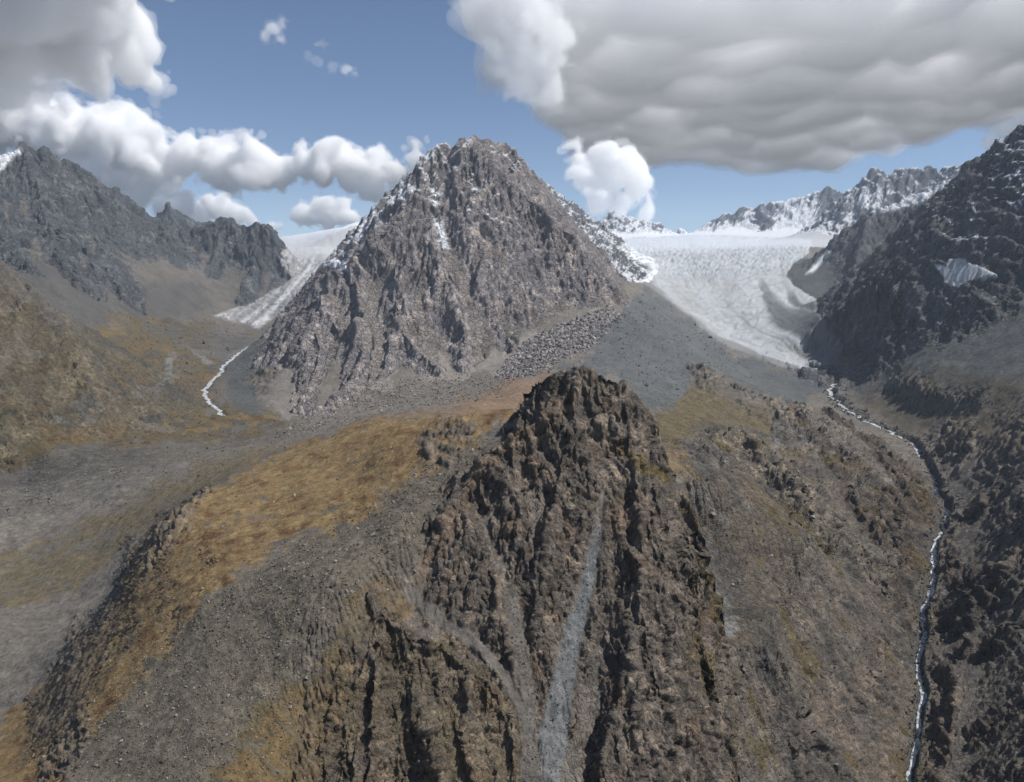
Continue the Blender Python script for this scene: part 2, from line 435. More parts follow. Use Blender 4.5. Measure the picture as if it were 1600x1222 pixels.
FAR2 = [   # long snow wall
    ([(1068, 366, 10200), (1085, 364, 10000), (1108, 348, 9900), (1130, 336, 9800), (1152, 328, 9800), (1185, 319, 9700), (1212, 316, 9700), (1232, 313, 9600), (1262, 304, 9500), (1280, 300, 9500), (1294, 292, 9500), (1312, 298, 9400), (1340, 310, 9300)], 0.6, 0.75),
    ([(1185, 319, 9700), (1200, 345, 9200), (1210, 360, 9000)], 0.7, 0.7),
    ([(1294, 292, 9500), (1270, 340, 9000), (1250, 370, 8600)], 0.9, 0.9),
    ([(1130, 336, 9800), (1120, 355, 9400)], 0.7, 0.7),
]
FAR3 = [   # between the peak and the ice field
    ([(920, 352, 9500), (942, 342, 9500), (958, 330, 9500), (975, 338, 9500), (1002, 346, 9600), (1030, 352, 9700), (1048, 362, 9700), (1055, 368, 9800)], 0.8, 0.8),
    ([(1056, 366, 11000), (1064, 360, 11000), (1075, 366, 11000)], 0.8, 0.8),
]
FAR4 = [   # snowy spur that runs down right of the main peak
    ([(840, 280, 5200), (858, 292, 5300), (880, 306, 5400), (905, 322, 5500), (925, 345, 5600), (950, 372, 5700), (985, 402, 5500), (1008, 428, 5200), (1015, 438, 5000)], 0.9, 0.8),
    ([(880, 306, 5400), (905, 370, 5000), (950, 410, 4800), (985, 432, 4700)], 0.9, 0.9),
    ([(850, 290, 5250), (700, 320, 6000)], 0.9, 0.9),
]
FAR5 = [   # back of the left glacier
    ([(425, 384, 9500), (443, 381, 9500), (460, 386, 9500), (475, 383, 9500), (495, 378, 9300), (530, 362, 9200), (560, 345, 9000), (620, 330, 9000)], 0.5, 0.5),
]
CRAG_EDGE = [(1006, 620, 540), (1022, 680, 530), (1046, 742, 516), (1086, 795, 500), (1100, 850, 484), (1082, 925, 456), (1093, 1000, 432), (1113, 1080, 410), (1140, 1160, 388), (1152, 1222, 372)]
GROUPS = [('peak', PEAK, .004), ('crag', CRAG, .0035), ('left', LEFT, .004), ('leftnear', LEFT_NEAR, .004), ('slab', SLAB, .004), ('cliff', CLIFF, .004), ('wall', WALL, .005), ('knobs', KNOBS, .003), ('right', RIGHT, .004),
          ('far1', FAR1, .003), ('far2', FAR2, .003), ('far3', FAR3, .003), ('far4', FAR4, .003), ('far5', FAR5, .002)]
LAM0 = {'peak': 46, 'crag': 20, 'left': 90, 'leftnear': 60, 'slab': 50, 'cliff': 26, 'wall': 44, 'knobs': 40, 'right': 70, 'far1': 90, 'far2': 80, 'far3': 90, 'far4': 80, 'far5': 60}
H = HB.copy()
GID = np.zeros(XG.shape, np.int8)
for gi, (nm, lines, wp) in enumerate(GROUPS, 1):
    hs = skeleton(lines, wp)
    if nm == 'crag':                                   # sheer right-hand wall
        e7 = np.array([P(*q) for q in CRAG_EDGE])[::-1]
        xe = np.interp(YG, e7[:, 1], e7[:, 0]) + 3.0 * perlin(YG, YG * 0, YG * 0, 22.0, 6.6); ze = np.interp(YG, e7[:, 1], e7[:, 2])
        hs = np.where(XG > xe, np.minimum(hs, ze - 4.0 * (XG - xe)), hs).astype(f32)
    GID[hs > H] = gi
    # soften the contact slightly so scree laps against the rock
    k = (0.0012 * YG).astype(f32)
    dlt = np.clip((hs - H) / (4 * k), -1, 1)
    H = np.where(dlt >= 1, hs, np.where(dlt <= -1, H, np.maximum(hs, H) + k * (1 - np.abs(dlt)) ** 2 * .5)).astype(f32)


def polyline_dist(pts3, r0=0, r1=None):
    best = np.full(XG.shape, 1e9, f32); zz = np.zeros(XG.shape, f32)
    for a0, b0 in zip(pts3[:-1], pts3[1:]):
        D = 400.0
        i0 = np.searchsorted(YM, min(a0[1], b0[1]) - D); i1 = np.searchsorted(YM, max(a0[1], b0[1]) + D)
        X = XG[i0:i1]; Yv = YG[i0:i1]
        dx, dy = b0[0] - a0[0], b0[1] - a0[1]
        t = np.clip(((X - a0[0]) * dx + (Yv - a0[1]) * dy) / (dx * dx + dy * dy), 0, 1)
        d = np.hypot(X - a0[0] - t * dx, Yv - a0[1] - t * dy)
        m = d < best[i0:i1]
        best[i0:i1] = np.where(m, d, best[i0:i1])
        zz[i0:i1] = np.where(m, a0[2] + t * (b0[2] - a0[2]), zz[i0:i1])
    return best, zz


def smooth_line(pts, n=6):
    p = np.array(pts, float)
    q = np.vstack([2 * p[0] - p[1], p, 2 * p[-1] - p[-2]])
    out = []
    for i in range(1, len(q) - 2):
        for k in range(n):
            t = k / n
            out.append(0.5 * ((2 * q[i]) + (-q[i - 1] + q[i + 1]) * t + (2 * q[i - 1] - 5 * q[i] + 4 * q[i + 1] - q[i + 2]) * t * t + (-q[i - 1] + 3 * q[i] - 3 * q[i + 1] + q[i + 2]) * t ** 3))
    out.append(p[-1])
    return np.array(out)


STREAM_R = smooth_line([P(*p) for p in [(1262, 580, 2860), (1290, 586, 2780), (1310, 597, 2680), (1297, 616, 2500), (1330, 645, 2200), (1380, 666, 1950), (1420, 686, 1780), (1440, 720, 1600), (1470, 780, 1350), (1480, 800, 1280), (1465, 850, 1130),
                                        (1455, 930, 980), (1440, 1000, 880), (1435, 1100, 750), (1428, 1222, 640), (1425, 1320, 560)]])
STREAM_L = smooth_line([P(*p) for p in [(470, 508, 4000), (440, 520, 3750), (405, 534, 3400), (380, 548, 3150), (350, 572, 2800), (345, 582, 2650), (322, 606, 2350), (322, 622, 2150), (340, 640, 1950), (347, 648, 1850)]])
_s = np.cumsum(np.r_[0, np.linalg.norm(np.diff(STREAM_R[:, :2], axis=0), axis=1)]).astype(f32)
STREAM_R = np.array([[np.interp(q, _s, STREAM_R[:, k]) for k in range(3)] for q in np.linspace(0, _s[-1], 260)])
_s = np.linspace(0, _s[-1], 260).astype(f32)
STREAM_R[:, 0] += (perlin(_s, 0 * _s, 0 * _s, 95.0, 2.7) * 1.3 + .7 * perlin(_s, 0 * _s, 0 * _s, 38.0, 6.7)) * .0085 * STREAM_R[:, 1]
for S in (STREAM_R, STREAM_L):
    S[:, 2] = np.minimum.accumulate(S[:, 2])
dR, zR = polyline_dist(STREAM_R)
dL, zL = polyline_dist(STREAM_L)
wR = (0.0048 * YG + 1.5).astype(f32)
wob = 12 * perlin(XG, YG, Z0, 45.0, 4.4)
near = sstep(2000, 1500, YG)
H = np.where(dR < 300, np.minimum(H, zR + np.maximum(dR - wR, 0) * (0.25 + 0.95 * near) + np.maximum(0, wob) * sstep(wR, wR * 3, dR) * near + 800 * sstep(110, 300, dR)), H).astype(f32)
H = np.where(dR < wR, np.minimum(H, zR), H).astype(f32)
wL = (0.0045 * YG + 3).astype(f32)
H = np.where(dL < 60, np.minimum(H, zL + np.maximum(dL - 10, 0) * .3), H).astype(f32)
CHUTE = smooth_line([P(*p) for p in [(942, 770, 478), (932, 830, 458), (922, 880, 440), (905, 940, 420), (890, 1000, 402), (872, 1090, 374), (860, 1160, 357), (850, 1222, 343), (845, 1300, 325)]])
CHUTE2 = smooth_line([P(*p) for p in [(798, 930, 416), (806, 985, 400), (818, 1050, 382), (825, 1120, 365), (832, 1222, 341), (832, 1320, 320)]])
CHUTE3 = smooth_line([P(*p) for p in [(640, 925, 408), (690, 965, 396), (745, 1010, 386), (790, 1060, 377), (812, 1110, 366)]])
CH = []
for ln, w0, w1, sl in ((CHUTE, 1.2, 8, 1.7), (CHUTE2, 1.5, 6, 2.2), (CHUTE3, 1.5, 3, 2.4)):
    d, z = polyline_dist(ln)
    w = np.interp(YG, [330, 480], [w1, w0]).astype(f32)
    H = np.where(d < 40, np.minimum(H, z + np.maximum(d - w, 0) * sl + 80 * sstep(8, 24, d)), H).astype(f32)
    CH.append((d, w))


PG = []
for pts, w0 in (([(694, 282, 3170), (688, 335, 3030), (698, 395, 2870), (722, 445, 2740), (746, 505, 2580), (742, 560, 2380)], 9),
                ([(583, 455, 2790), (584, 500, 2600), (592, 550, 2380), (580, 600, 2120)], 11),
                ([(655, 470, 2680), (668, 515, 2520), (700, 560, 2350)], 8),
                ([(520, 455, 2800), (530, 500, 2640), (540, 520, 2560)], 8),
                ([(610, 470, 2620), (602, 482, 2580), (625, 508, 2440)], 7),
                ([(690, 330, 3030), (655, 380, 2920), (600, 430, 2830), (560, 445, 2800)], 5)):
    d, z = polyline_dist(smooth_line([P(*q) for q in pts]))
    H = np.where(d < 140, np.minimum(H, z - 4 + np.maximum(d - w0, 0) * .95 + 160 * sstep(60, 130, d)), H).astype(f32)
    PG.append(np.minimum(d - w0, 60).astype(f32))
# ------------------------------------------------------------------ running water: carve gullies and lay down fans
print('macro', time.time() - T0)
DA = float(A[1] - A[0]); DL = float(LY[1] - LY[0])
AG = np.repeat(A[None, :], NR, 0).astype(f32); LG = np.repeat(LY[:, None], NA, 1).astype(f32)
soft_g = np.isin(GID, [i for i, g in enumerate(GROUPS, 1) if g[0] in ('far5', 'leftnear')])
rk = np.where((GID > 0) & ~soft_g, 1.0, .12).astype(f32)
Zq = np.zeros_like(AG)
rg1 = .32 - np.abs(perlin(AG, LG * f32(.6), Zq, .045, 31.0))
rg2 = .32 - np.abs(perlin(AG, LG * f32(.6), Zq, .021, 32.0))
rg3 = perlin(AG, LG * f32(.7), Zq, .009, 33.0)
calm = np.where(GID == 1, f32(.42), f32(1.0))
H += rk * calm * YG * (f32(.0085) * rg1 + f32(.0055) * rg2 + f32(.0022) * rg3)
base_m = (GID == 0) & (YG < 6300)
H += base_m * YG * (f32(.0024) * perlin(AG, LG, Zq, .05, 41.0) + f32(.0015) * perlin(AG, LG, Zq, .021, 42.0) + f32(.0007) * perlin(AG, LG, Zq, .009, 43.0)) * f32(1.0)
UMm, VMm = project(XG, YG, H)


def soft_poly(u, v, poly, feather):
    poly = np.array(poly, f32)
    ins = np.zeros(u.shape, bool); best = np.full(u.shape, 1e9, f32)
    for (x0, y0), (x1, y1) in zip(poly, np.roll(poly, -1, 0)):
        c = (y0 > v) != (y1 > v)
        ins ^= c & (u < (x1 - x0) * (v - y0) / (y1 - y0 + 1e-9) + x0)
        dx, dy = x1 - x0, y1 - y0
        t = np.clip(((u - x0) * dx + (v - y0) * dy) / (dx * dx + dy * dy + 1e-9), 0, 1)
        best = np.minimum(best, np.hypot(u - x0 - t * dx, v - y0 - t * dy))
    return sstep(-feather, feather, np.where(ins, best, -best))


OUTCROPS = [
    ([(100, 560), (130, 540), (145, 560), (130, 590), (110, 600), (60, 620), (40, 670), (0, 740), (-80, 760), (-80, 690), (0, 690), (50, 610)], 1200, 2600, .9),
    ([(0, 440), (30, 455), (60, 480), (40, 520), (0, 520), (-60, 500)], 1300, 2200, .8),
    ([(1078, 572), (1110, 572), (1130, 600), (1120, 625), (1085, 610)], 1500, 2300, .9),
    ([(1125, 592), (1180, 610), (1225, 640), (1215, 670), (1160, 650)], 1300, 2100, .7),
    ([(1060, 690), (1110, 670), (1160, 665), (1180, 700), (1130, 725), (1080, 715)], 800, 1600, .9),
    ([(1225, 625), (1290, 640), (1350, 670), (1420, 700), (1450, 760), (1465, 830), (1440, 900), (1380, 900), (1300, 870), (1230, 800), (1200, 720), (1205, 660)], 900, 1900, .9),
    ([(1110, 1010), (1200, 1010), (1260, 1040), (1340, 1000), (1420, 960), (1450, 1000), (1440, 1320), (1100, 1320)], 250, 1000, .9),
    ([(1330, 880), (1460, 800), (1460, 960), (1400, 960)], 600, 1500, .8),
    ([(1445, 690), (1475, 655), (1520, 660), (1530, 700), (1480, 780), (1455, 750)], 1000, 1900, .95),
    ([(1500, 760), (1600, 640), (1720, 640), (1720, 1330), (1440, 1330), (1440, 1100), (1470, 950), (1490, 830)], 300, 1800, .8),
    ([(650, 690), (690, 650), (735, 655), (740, 690), (700, 730), (665, 720)], 480, 800, 1.0),
    ([(215, 860), (240, 825), (290, 775), (330, 760), (300, 810), (255, 860), (225, 900)], 380, 720, 1.0),
    ([(85, 1040), (115, 960), (140, 960), (130, 1020), (95, 1070)], 300, 700, 1.0),
    ([(50, 1222), (80, 1150), (130, 1090), (140, 1150), (110, 1222), (80, 1320)], 240, 500, 1.0),
    ([(470, 1100), (560, 985), (620, 960), (700, 1010), (800, 1080), (815, 1320), (430, 1320)], 240, 420, 1.0),
    ([(385, 590), (410, 570), (440, 575), (430, 600), (400, 612)], 2200, 2800, 1.0),
    ([(760, 520), (800, 510), (815, 525), (790, 545), (755, 540)], 2300, 2900, .8),
    ([(1370, 470), (1420, 450), (1470, 470), (1440, 490), (1380, 490)], 2700, 3500, .8),
    ([(1350, 600), (1400, 590), (1430, 600), (1420, 620), (1370, 625)], 1700, 2500, .8),
]
# slumped arcs of the rubble tongue in the left valley
OUTM = np.zeros_like(H)
for poly, y0, y1, amt in OUTCROPS:
    i0, i1 = np.searchsorted(YM, y0), np.searchsorted(YM, y1)
    OUTM[i0:i1] = np.maximum(OUTM[i0:i1], amt * soft_poly(UMm[i0:i1], VMm[i0:i1], poly, 12))
OUTM = np.maximum(OUTM, .9 * near * sstep(45, 16, dR) * (dR > wR))
OUTM *= (GID == 0)
rgA = .4 - np.abs(perlin(AG, LG * f32(.8), Zq, .035, 51.0)); rgB = .35 - np.abs(perlin(AG, LG * f32(.8), Zq, .015, 52.0))
H += OUTM * YG * (f32(.020) * rgA + f32(.012) * rgB)
rk = np.maximum(rk, OUTM)
UMm, VMm = project(XG, YG, H)
visM = VMm <= np.minimum.accumulate(VMm, axis=0) + 14
iceM = ((GID == 0) & (YG > 6300))
wsp = (rk + .08) * visM * (VMm < 1300) * ~iceM * (YG < 11000) * np.where(GID == 1, f32(.5), f32(1.0))
cdf = np.cumsum(wsp.ravel().astype(np.float64)); cdf /= cdf[-1]
H0 = H.copy()
LIM = np.repeat((YM * DA * .12).astype(f32), NA)
MX = (YM * DA).astype(f32); MY = (YM * DL).astype(f32)


def erode(nd, steps):
    global H
    ii = np.searchsorted(cdf, RNG.random(nd)).clip(0, NR * NA - 1)
    r = (ii // NA + RNG.random(nd)).astype(f32); c = (ii % NA + RNG.random(nd)).astype(f32)
    dxv = np.zeros(nd, f32); dyv = np.zeros(nd, f32); sed = np.zeros(nd, f32); wat = np.ones(nd, f32); sp = np.ones(nd, f32)
    Hf = H.ravel()
    for st in range(steps):
        ok = (r > 1) & (r < NR - 3) & (c > 1) & (c < NA - 3)
        if not ok.all():
            r, c, dxv, dyv, sed, wat, sp = [q[ok] for q in (r, c, dxv, dyv, sed, wat, sp)]
        i = r.astype(np.int32); j = c.astype(np.int32)
        fr_, fc = r - i, c - j
        k = i * NA + j
        h00, h01, h10, h11 = Hf[k], Hf[k + 1], Hf[k + NA], Hf[k + NA + 1]
        mx, my = MX[i], MY[i]
        gx = ((h01 - h00) * (1 - fr_) + (h11 - h10) * fr_) / mx
        gy = ((h10 - h00) * (1 - fc) + (h11 - h01) * fc) / my
        hold = (h00 * (1 - fc) + h01 * fc) * (1 - fr_) + (h10 * (1 - fc) + h11 * fc) * fr_
        dxv = dxv * f32(.12) - gx * f32(.88); dyv = dyv * f32(.12) - gy * f32(.88)
        l = np.sqrt(dxv * dxv + dyv * dyv) + f32(1e-6)
        dxv /= l; dyv /= l
        r2 = r + dyv * mx / my * f32(1.15); c2 = c + dxv * f32(1.15)
        r2 = r2.clip(1, NR - 3); c2 = c2.clip(1, NA - 3)
        i2 = r2.astype(np.int32); j2 = c2.astype(np.int32); k2 = i2 * NA + j2
        f2, g2 = r2 - i2, c2 - j2
        hn = (Hf[k2] * (1 - g2) + Hf[k2 + 1] * g2) * (1 - f2) + (Hf[k2 + NA] * (1 - g2) + Hf[k2 + NA + 1] * g2) * f2
        dh = (hn - hold) / mx
        cap = np.maximum(-dh, f32(.02)) * sp * wat * f32(2.6)
        up = dh > 0
        dep = np.where(up, np.minimum(dh, sed), np.where(sed > cap, (sed - cap) * f32(.25), 0))
        ero = np.where(~up & (sed <= cap), np.minimum((cap - sed) * f32(.16), -dh * f32(.5)), 0)
        dlt = dep - ero
        sed = sed - dlt
        am = dlt * mx
        kk = np.concatenate([k, k + 1, k + NA, k + NA + 1])
        ww = np.concatenate([am * (1 - fr_) * (1 - fc), am * (1 - fr_) * fc, am * fr_ * (1 - fc), am * fr_ * fc])
        Hf += np.clip(np.bincount(kk, ww, NR * NA).astype(f32), -LIM, LIM)
        sp = np.sqrt(np.maximum(sp * sp * f32(.9) - dh * f32(.5), f32(.1))).clip(.1, 2.2)
        wat *= f32(.975)
        r, c = r2, c2
    H = Hf.reshape(NR, NA)


def blur3(G, n=1):
    for _ in range(n):
        G = np.pad(G, 1, mode='edge')
        G = (G[:-2] + 2 * G[1:-1] + G[2:]) * f32(.25)
        G = (G[:, :-2] + 2 * G[:, 1:-1] + G[:, 2:]) * f32(.25)
    return G


for b in range(5):
    before = H.copy()
    erode(160000, 55)
    dH = H - before
    H = before + .6 * dH + .4 * blur3(dH)
_c = P(70, 684, 1500)
_d = np.hypot(XG - _c[0], (YG - _c[1]) * 1.25) + 14 * perlin(XG, YG, Zq, 120.0, 44.0)
_m = soft_poly(UMm, VMm, [(-90, 715), (60, 708), (180, 705), (190, 735), (90, 790), (0, 815), (-90, 830)], 14) * (YG > 850) * (YG < 1550)
ARC = np.sin(_d * (2 * math.pi / 26.0)) * _m
H += (ARC * 3.4).astype(f32)
CUT = ((H - H0) / (YG * DA)).astype(f32)          # in grid cells: negative where carved, positive where laid down
for S, dS, wS, zS in ((STREAM_R, dR, wR, zR), (STREAM_L, dL, wL, zL)):
    H = np.where(dS < wS, zS - 1.0, np.where(dS < 2 * wS, np.maximum(H, zS - .5), H)).astype(f32)
print('eroded', time.time() - T0, CUT.min(), CUT.max())
# ------------------------------------------------------------------ adaptive rows: finer where the ground is steep towards the viewer
NRF = 920
_, VM = project(XG, YG, H)
run = np.minimum.accumulate(VM, axis=0)
dv = np.abs(np.diff(VM, axis=0))
vis = (VM[1:] <= run[1:] + 1.0)
met = np.minimum(dv, 12) * np.where(vis, 1.0, 0.06) + 0.06
ker = 15
cs = np.cumsum(np.pad(met, ((0, 0), (ker // 2 + 1, ker // 2)), mode='edge'), axis=1)
met = (cs[:, ker:] - cs[:, :-ker]) / ker
cum = np.vstack([np.zeros((1, NA)), np.cumsum(met, axis=0)])
YF = np.empty((NRF, NA), f32)
IDX = np.empty((NRF, NA), f32)
for j in range(NA):
    tt = np.linspace(0, cum[-1, j], NRF)
    ii = np.interp(tt, cum[:, j], np.arange(NR))
    IDX[:, j] = ii
    YF[:, j] = np.exp(LMIN + (LMAX - LMIN) * ii / (NR - 1))
I0 = np.clip(IDX.astype(int), 0, NR - 2)
FR = (IDX - I0).astype(f32)
JJ = np.arange(NA)[None, :]


def samp(G):
    return (G[I0, JJ] * (1 - FR) + G[I0 + 1, JJ] * FR).astype(f32)


def samp_near(G):
    return G[np.rint(IDX).astype(int).clip(0, NR - 1), JJ]


Zf = samp(H); HBf = samp(HB)
Xf = YF * A[None, :]
G = samp_near(GID)
DRf, DLf = samp(dR), samp(dL)
CUTf = samp(CUT)
ARCf = samp(ARC.astype(f32))
PGf = [samp(q) for q in PG]
CHf = [samp(np.minimum(d - w, 50)) for d, w in CH]


def normals(x, y, z):
    du = [np.gradient(q, axis=1) for q in (x, y, z)]
    dv_ = [np.gradient(q, axis=0) for q in (x, y, z)]
    n = [du[1] * dv_[2] - du[2] * dv_[1], du[2] * dv_[0] - du[0] * dv_[2], du[0] * dv_[1] - du[1] * dv_[0]]
    l = np.sqrt(n[0] ** 2 + n[1] ** 2 + n[2] ** 2) + 1e-9
    return [(q / l).astype(f32) for q in n]


N0 = normals(Xf, YF, Zf)
UF, VF = project(Xf, YF, Zf)
print('rows', time.time() - T0)

# ------------------------------------------------------------------ land cover masks
WU = 5 * perlin(UF / 40, VF / 40, YF * 0, 1.0, 1.3) + 3 * perlin(UF / 13, VF / 13, YF * 0, 1.0, 7.3) + 2 * perlin(UF / 5, VF / 5, YF * 0, 1.0, 2.3)
WV = 5 * perlin(UF / 40, VF / 40, YF * 0, 1.0, 11.3) + 3 * perlin(UF / 13, VF / 13, YF * 0, 1.0, 17.3) + 2 * perlin(UF / 5, VF / 5, YF * 0, 1.0, 12.3)


def region(poly, ymin=0, ymax=1e9, feather=6.0, wob=1.0):
    """soft mask of a surveyed outline, limited to a range of distances"""
    poly = np.array(poly, f32)
    u = UF + f32(wob) * WU; v = VF + f32(wob) * WV
    out = np.zeros(UF.shape, f32)
    lo, hi = poly.min(0) - 3 * feather, poly.max(0) + 3 * feather
    m = (u > lo[0]) & (u < hi[0]) & (v > lo[1]) & (v < hi[1]) & (YF > ymin) & (YF < ymax)
    uu, vv = u[m], v[m]
    if uu.size == 0:
        return out
    ins = np.zeros(uu.shape, bool); best = np.full(uu.shape, 1e9, f32)
    for (x0, y0), (x1, y1) in zip(poly, np.roll(poly, -1, 0)):
        c = (y0 > vv) != (y1 > vv)
        xs = (x1 - x0) * (vv - y0) / (y1 - y0 + 1e-9) + x0
        ins ^= c & (uu < xs)
        dx, dy = x1 - x0, y1 - y0
        t = np.clip(((uu - x0) * dx + (vv - y0) * dy) / (dx * dx + dy * dy + 1e-9), 0, 1)
        best = np.minimum(best, np.hypot(uu - x0 - t * dx, vv - y0 - t * dy))
    sd = np.where(ins, best, -best)
    out[m] = sstep(-feather, feather, sd)
    return out


M = {}
M['ice_r'] = region([(990, 372), (1080, 366), (1170, 372), (1270, 372), (1262, 395), (1240, 412), (1228, 432), (1240, 446), (1276, 468), (1276, 490), (1300, 520), (1322, 545), (1296, 578), (1262, 582), (1215, 572), (1180, 558), (1140, 545), (1112, 530), (1080, 500), (1052, 478), (1020, 455), (1000, 442), (1020, 432), (1010, 420), (985, 400), (960, 388)], 2800, 9000, 3, .5)
M['ice_l'] = region([(440, 388), (480, 384), (530, 360), (560, 350), (520, 400), (508, 425), (480, 462), (455, 480), (425, 500), (405, 515), (390, 508), (350, 500), (335, 494), (355, 486), (400, 470), (440, 448), (455, 436), (440, 415), (436, 400)], 3700, 9800, 3, .5)
M['ice_patch'] = region([(1460, 415), (1478, 418), (1484, 406), (1505, 405), (1540, 420), (1560, 430), (1535, 436), (1515, 440), (1498, 450), (1485, 448), (1474, 436)], 1500, 3600, 2.5, .5)

LYF = np.log(YF).astype(f32)
AF = (A[None, :] + 0 * YF).astype(f32)
TF = (Zf / YF).astype(f32)


def qn(px, off=0.0, sv=1.0):
    """noise whose features are about px pixels of the photograph across at any distance"""
    return perlin(AF, LYF * f32(sv), TF * f32(sv), px / 1100.0, off)


def qfbm(px, octv=4, off=0.0, sv=1.0):
    t = 0; n = 0; a = 1.0
    for i in range(octv):
        t = t + f32(a) * qn(px / 2 ** i, off + 7.7 * i, sv); n += a; a *= .55
    return t / f32(n)


GI = {nm: i for i, (nm, _, _) in enumerate(GROUPS, 1)}
rock = np.where(G > 0, 1.0, 0.0).astype(f32)
for nm in ('far5',):
    rock[G == GI[nm]] = 0
rock[(G == GI['leftnear'])] = .65
OUT = np.zeros_like(rock)
for poly, y0, y1, amt in OUTCROPS:
    OUT = np.maximum(OUT, f32(amt) * region(poly, y0, y1, 10, 1.6))
rock = np.maximum(rock, OUT * sstep(-.35, .1, qfbm(30, 3, 4.0)))
steepb = sstep(0.74, 0.62, N0[2]) * (YF < 3000) * (G == 0) * ~((YF > 800) & (YF < 1700) & (AF < -.3))
rock = np.maximum(rock, .8 * steepb)
ice = np.maximum(np.maximum(M['ice_r'], M['ice_l']), M['ice_patch'])
snowy = np.isin(G, [GI['far2'], GI['far3'], GI['far4'], GI['far5']])
chute = np.maximum.reduce([sstep(3.0, -1.0, c) for c in CHf])
fan = sstep(1.2, 3.5, CUTf) * sstep(.66, .76, N0[2])
bed = np.maximum(sstep(1.5, 1.05, DRf / (0.0048 * YF + 1.5)), sstep(1.5, 1.05, DLf / (.0045 * YF + 3)))
rock *= (1 - ice) * (1 - chute) * (1 - bed) * (1 - .8 * np.maximum.reduce([sstep(6, -4, q) for q in PGf])) * (1 - .8 * fan)

lam0 = np.full(YF.shape, 40.0, f32)
for nm, l in LAM0.items():
    lam0[G == GI[nm]] = l
lam0 = np.where((G == 0), np.clip(0.02 * YF, 8, 40), lam0).astype(f32)
px = (YF / 730.0).astype(f32)
# joint direction: rock splits along steep planes, so features are stretched along the dip
tdir = np.array([0.22, -0.45, 0.86]); tdir /= np.linalg.norm(tdir)


tdir2 = np.array([-0.30, -0.50, 0.80]); tdir2 /= np.linalg.norm(tdir2)
tdir3 = np.array([0.55, -0.40, 0.72]); tdir3 /= np.linalg.norm(tdir3)


def unit(*v):
    v = np.array(v, f32)
    return v / np.linalg.norm(v)


JOINTS = [(unit(.80, -.25, .50), .17, 1, .6), (unit(-.62, -.45, .60), .14, -1, .7), (unit(.12, -.50, .84), .12, .7, -1), (unit(.95, -.28, -.12), .12, -.6, -1)]


def stretch(x, y, z, k, t):
    d = (x * t[0] + y * t[1] + z * t[2]) * k
    return (x - d * t[0]).astype(f32), (y - d * t[1]).astype(f32), (z - d * t[2]).astype(f32)


FW = np.full(YF.shape, .08, f32)
FW[np.isin(G, [GI['crag'], GI['slab'], GI['knobs'], GI['cliff'], GI['wall']])] = .14
FW[(G == 0)] = .12
DISP = np.zeros(YF.shape, f32)
DRY = np.zeros(YF.shape, f32)
ROUGH = np.zeros(YF.shape, f32)
tone = np.zeros(YF.shape, f32)
for k in range(9):
    lam = 256.0 / 2 ** k
    w = rock * sstep(1.5, 1.0, lam / lam0) * sstep(1.3, 2.6, lam / px) * (VF > -400)
    ix = np.nonzero(w > 0.01)
    if ix[0].size:
        x, y, z = stretch(Xf[ix], YF[ix], Zf[ix], .5, tdir)
        fv, fr, fk = facet(x, y, z, lam, 3.3 + k)
        x, y, z = stretch(Xf[ix], YF[ix], Zf[ix], .80, tdir2)
        pn = perlin(x, y, z, lam * .7, 7.1 + k)
        rg = 0.30 - np.abs(pn)
        x, y, z = stretch(Xf[ix], YF[ix], Zf[ix], .75, tdir3)
        pn = perlin(x, y, z, lam * .6, 9.9 + k)
        rg += .6 * (0.3 - np.abs(pn))
        DISP[ix] += w[ix] * f32(lam) * (FW[ix] * fv + 0.12 * rg + 0.06 * (fr - .5) - .03 * fk)
        tone[ix] += w[ix] * (fr - .5)
    # joint sets: planar slabs that end in sharp steps
    w = rock * sstep(1.5, 1.0, lam / (lam0 * np.where(G == GI['peak'], f32(2.6), f32(1.5)))) * sstep(1.3, 2.6, lam / px) * (VF > -400)
    ix = np.nonzero(w > 0.01)
    if ix[0].size:
        wp1 = perlin(Xf[ix], YF[ix], Zf[ix], lam * 2.2, 91.0 + k); wp2 = perlin(Xf[ix], YF[ix], Zf[ix], lam * 3.1, 95.0 + k)
        for nv, am, wpa, wpb in JOINTS:
            t = (Xf[ix] * nv[0] + YF[ix] * nv[1] + Zf[ix] * nv[2]) / f32(lam) + f32(.7) * wp1 * wpa + f32(.7) * wp2 * wpb
            s_ = t - np.floor(t)
            saw = np.where(s_ < .86, s_ / .86, (1 - s_) / .14)
            DISP[ix] += w[ix] * f32(lam * am) * (saw - .5) * sstep(-.25, .2, wp2 * wpa - wp1 * wpb)
    if lam <= 64:
        soil = (1 - .8 * rock) * (1 - ice) * (1 - bed) * (1 - .7 * chute) * sstep(1.5, 1.0, lam / (.05 * YF)) * sstep(1.3, 2.6, lam / px)
        ix = np.nonzero((soil > 0.02) & (YF < 6000))
        if ix[0].size:
            pn = perlin(Xf[ix], YF[ix], Zf[ix], lam, 1.7 + k)
            DISP[ix] += soil[ix] * f32(lam) * .07 * pn
print('disp', time.time() - T0)
# glacier surface: flow coordinate across the tongue (0 left edge, 1 right edge), crevasses
def edges(left, right):
    l = np.array([(math.log(Y), ray(u, v)[0]) for u, v, Y in left][::-1]); r = np.array([(math.log(Y), ray(u, v)[0]) for u, v, Y in right][::-1])
    al = np.interp(LYF, l[:, 0], l[:, 1]); ar = np.interp(LYF, r[:, 0], r[:, 1])
    return ((AF - al) / np.maximum(ar - al, 1e-3)).astype(f32)


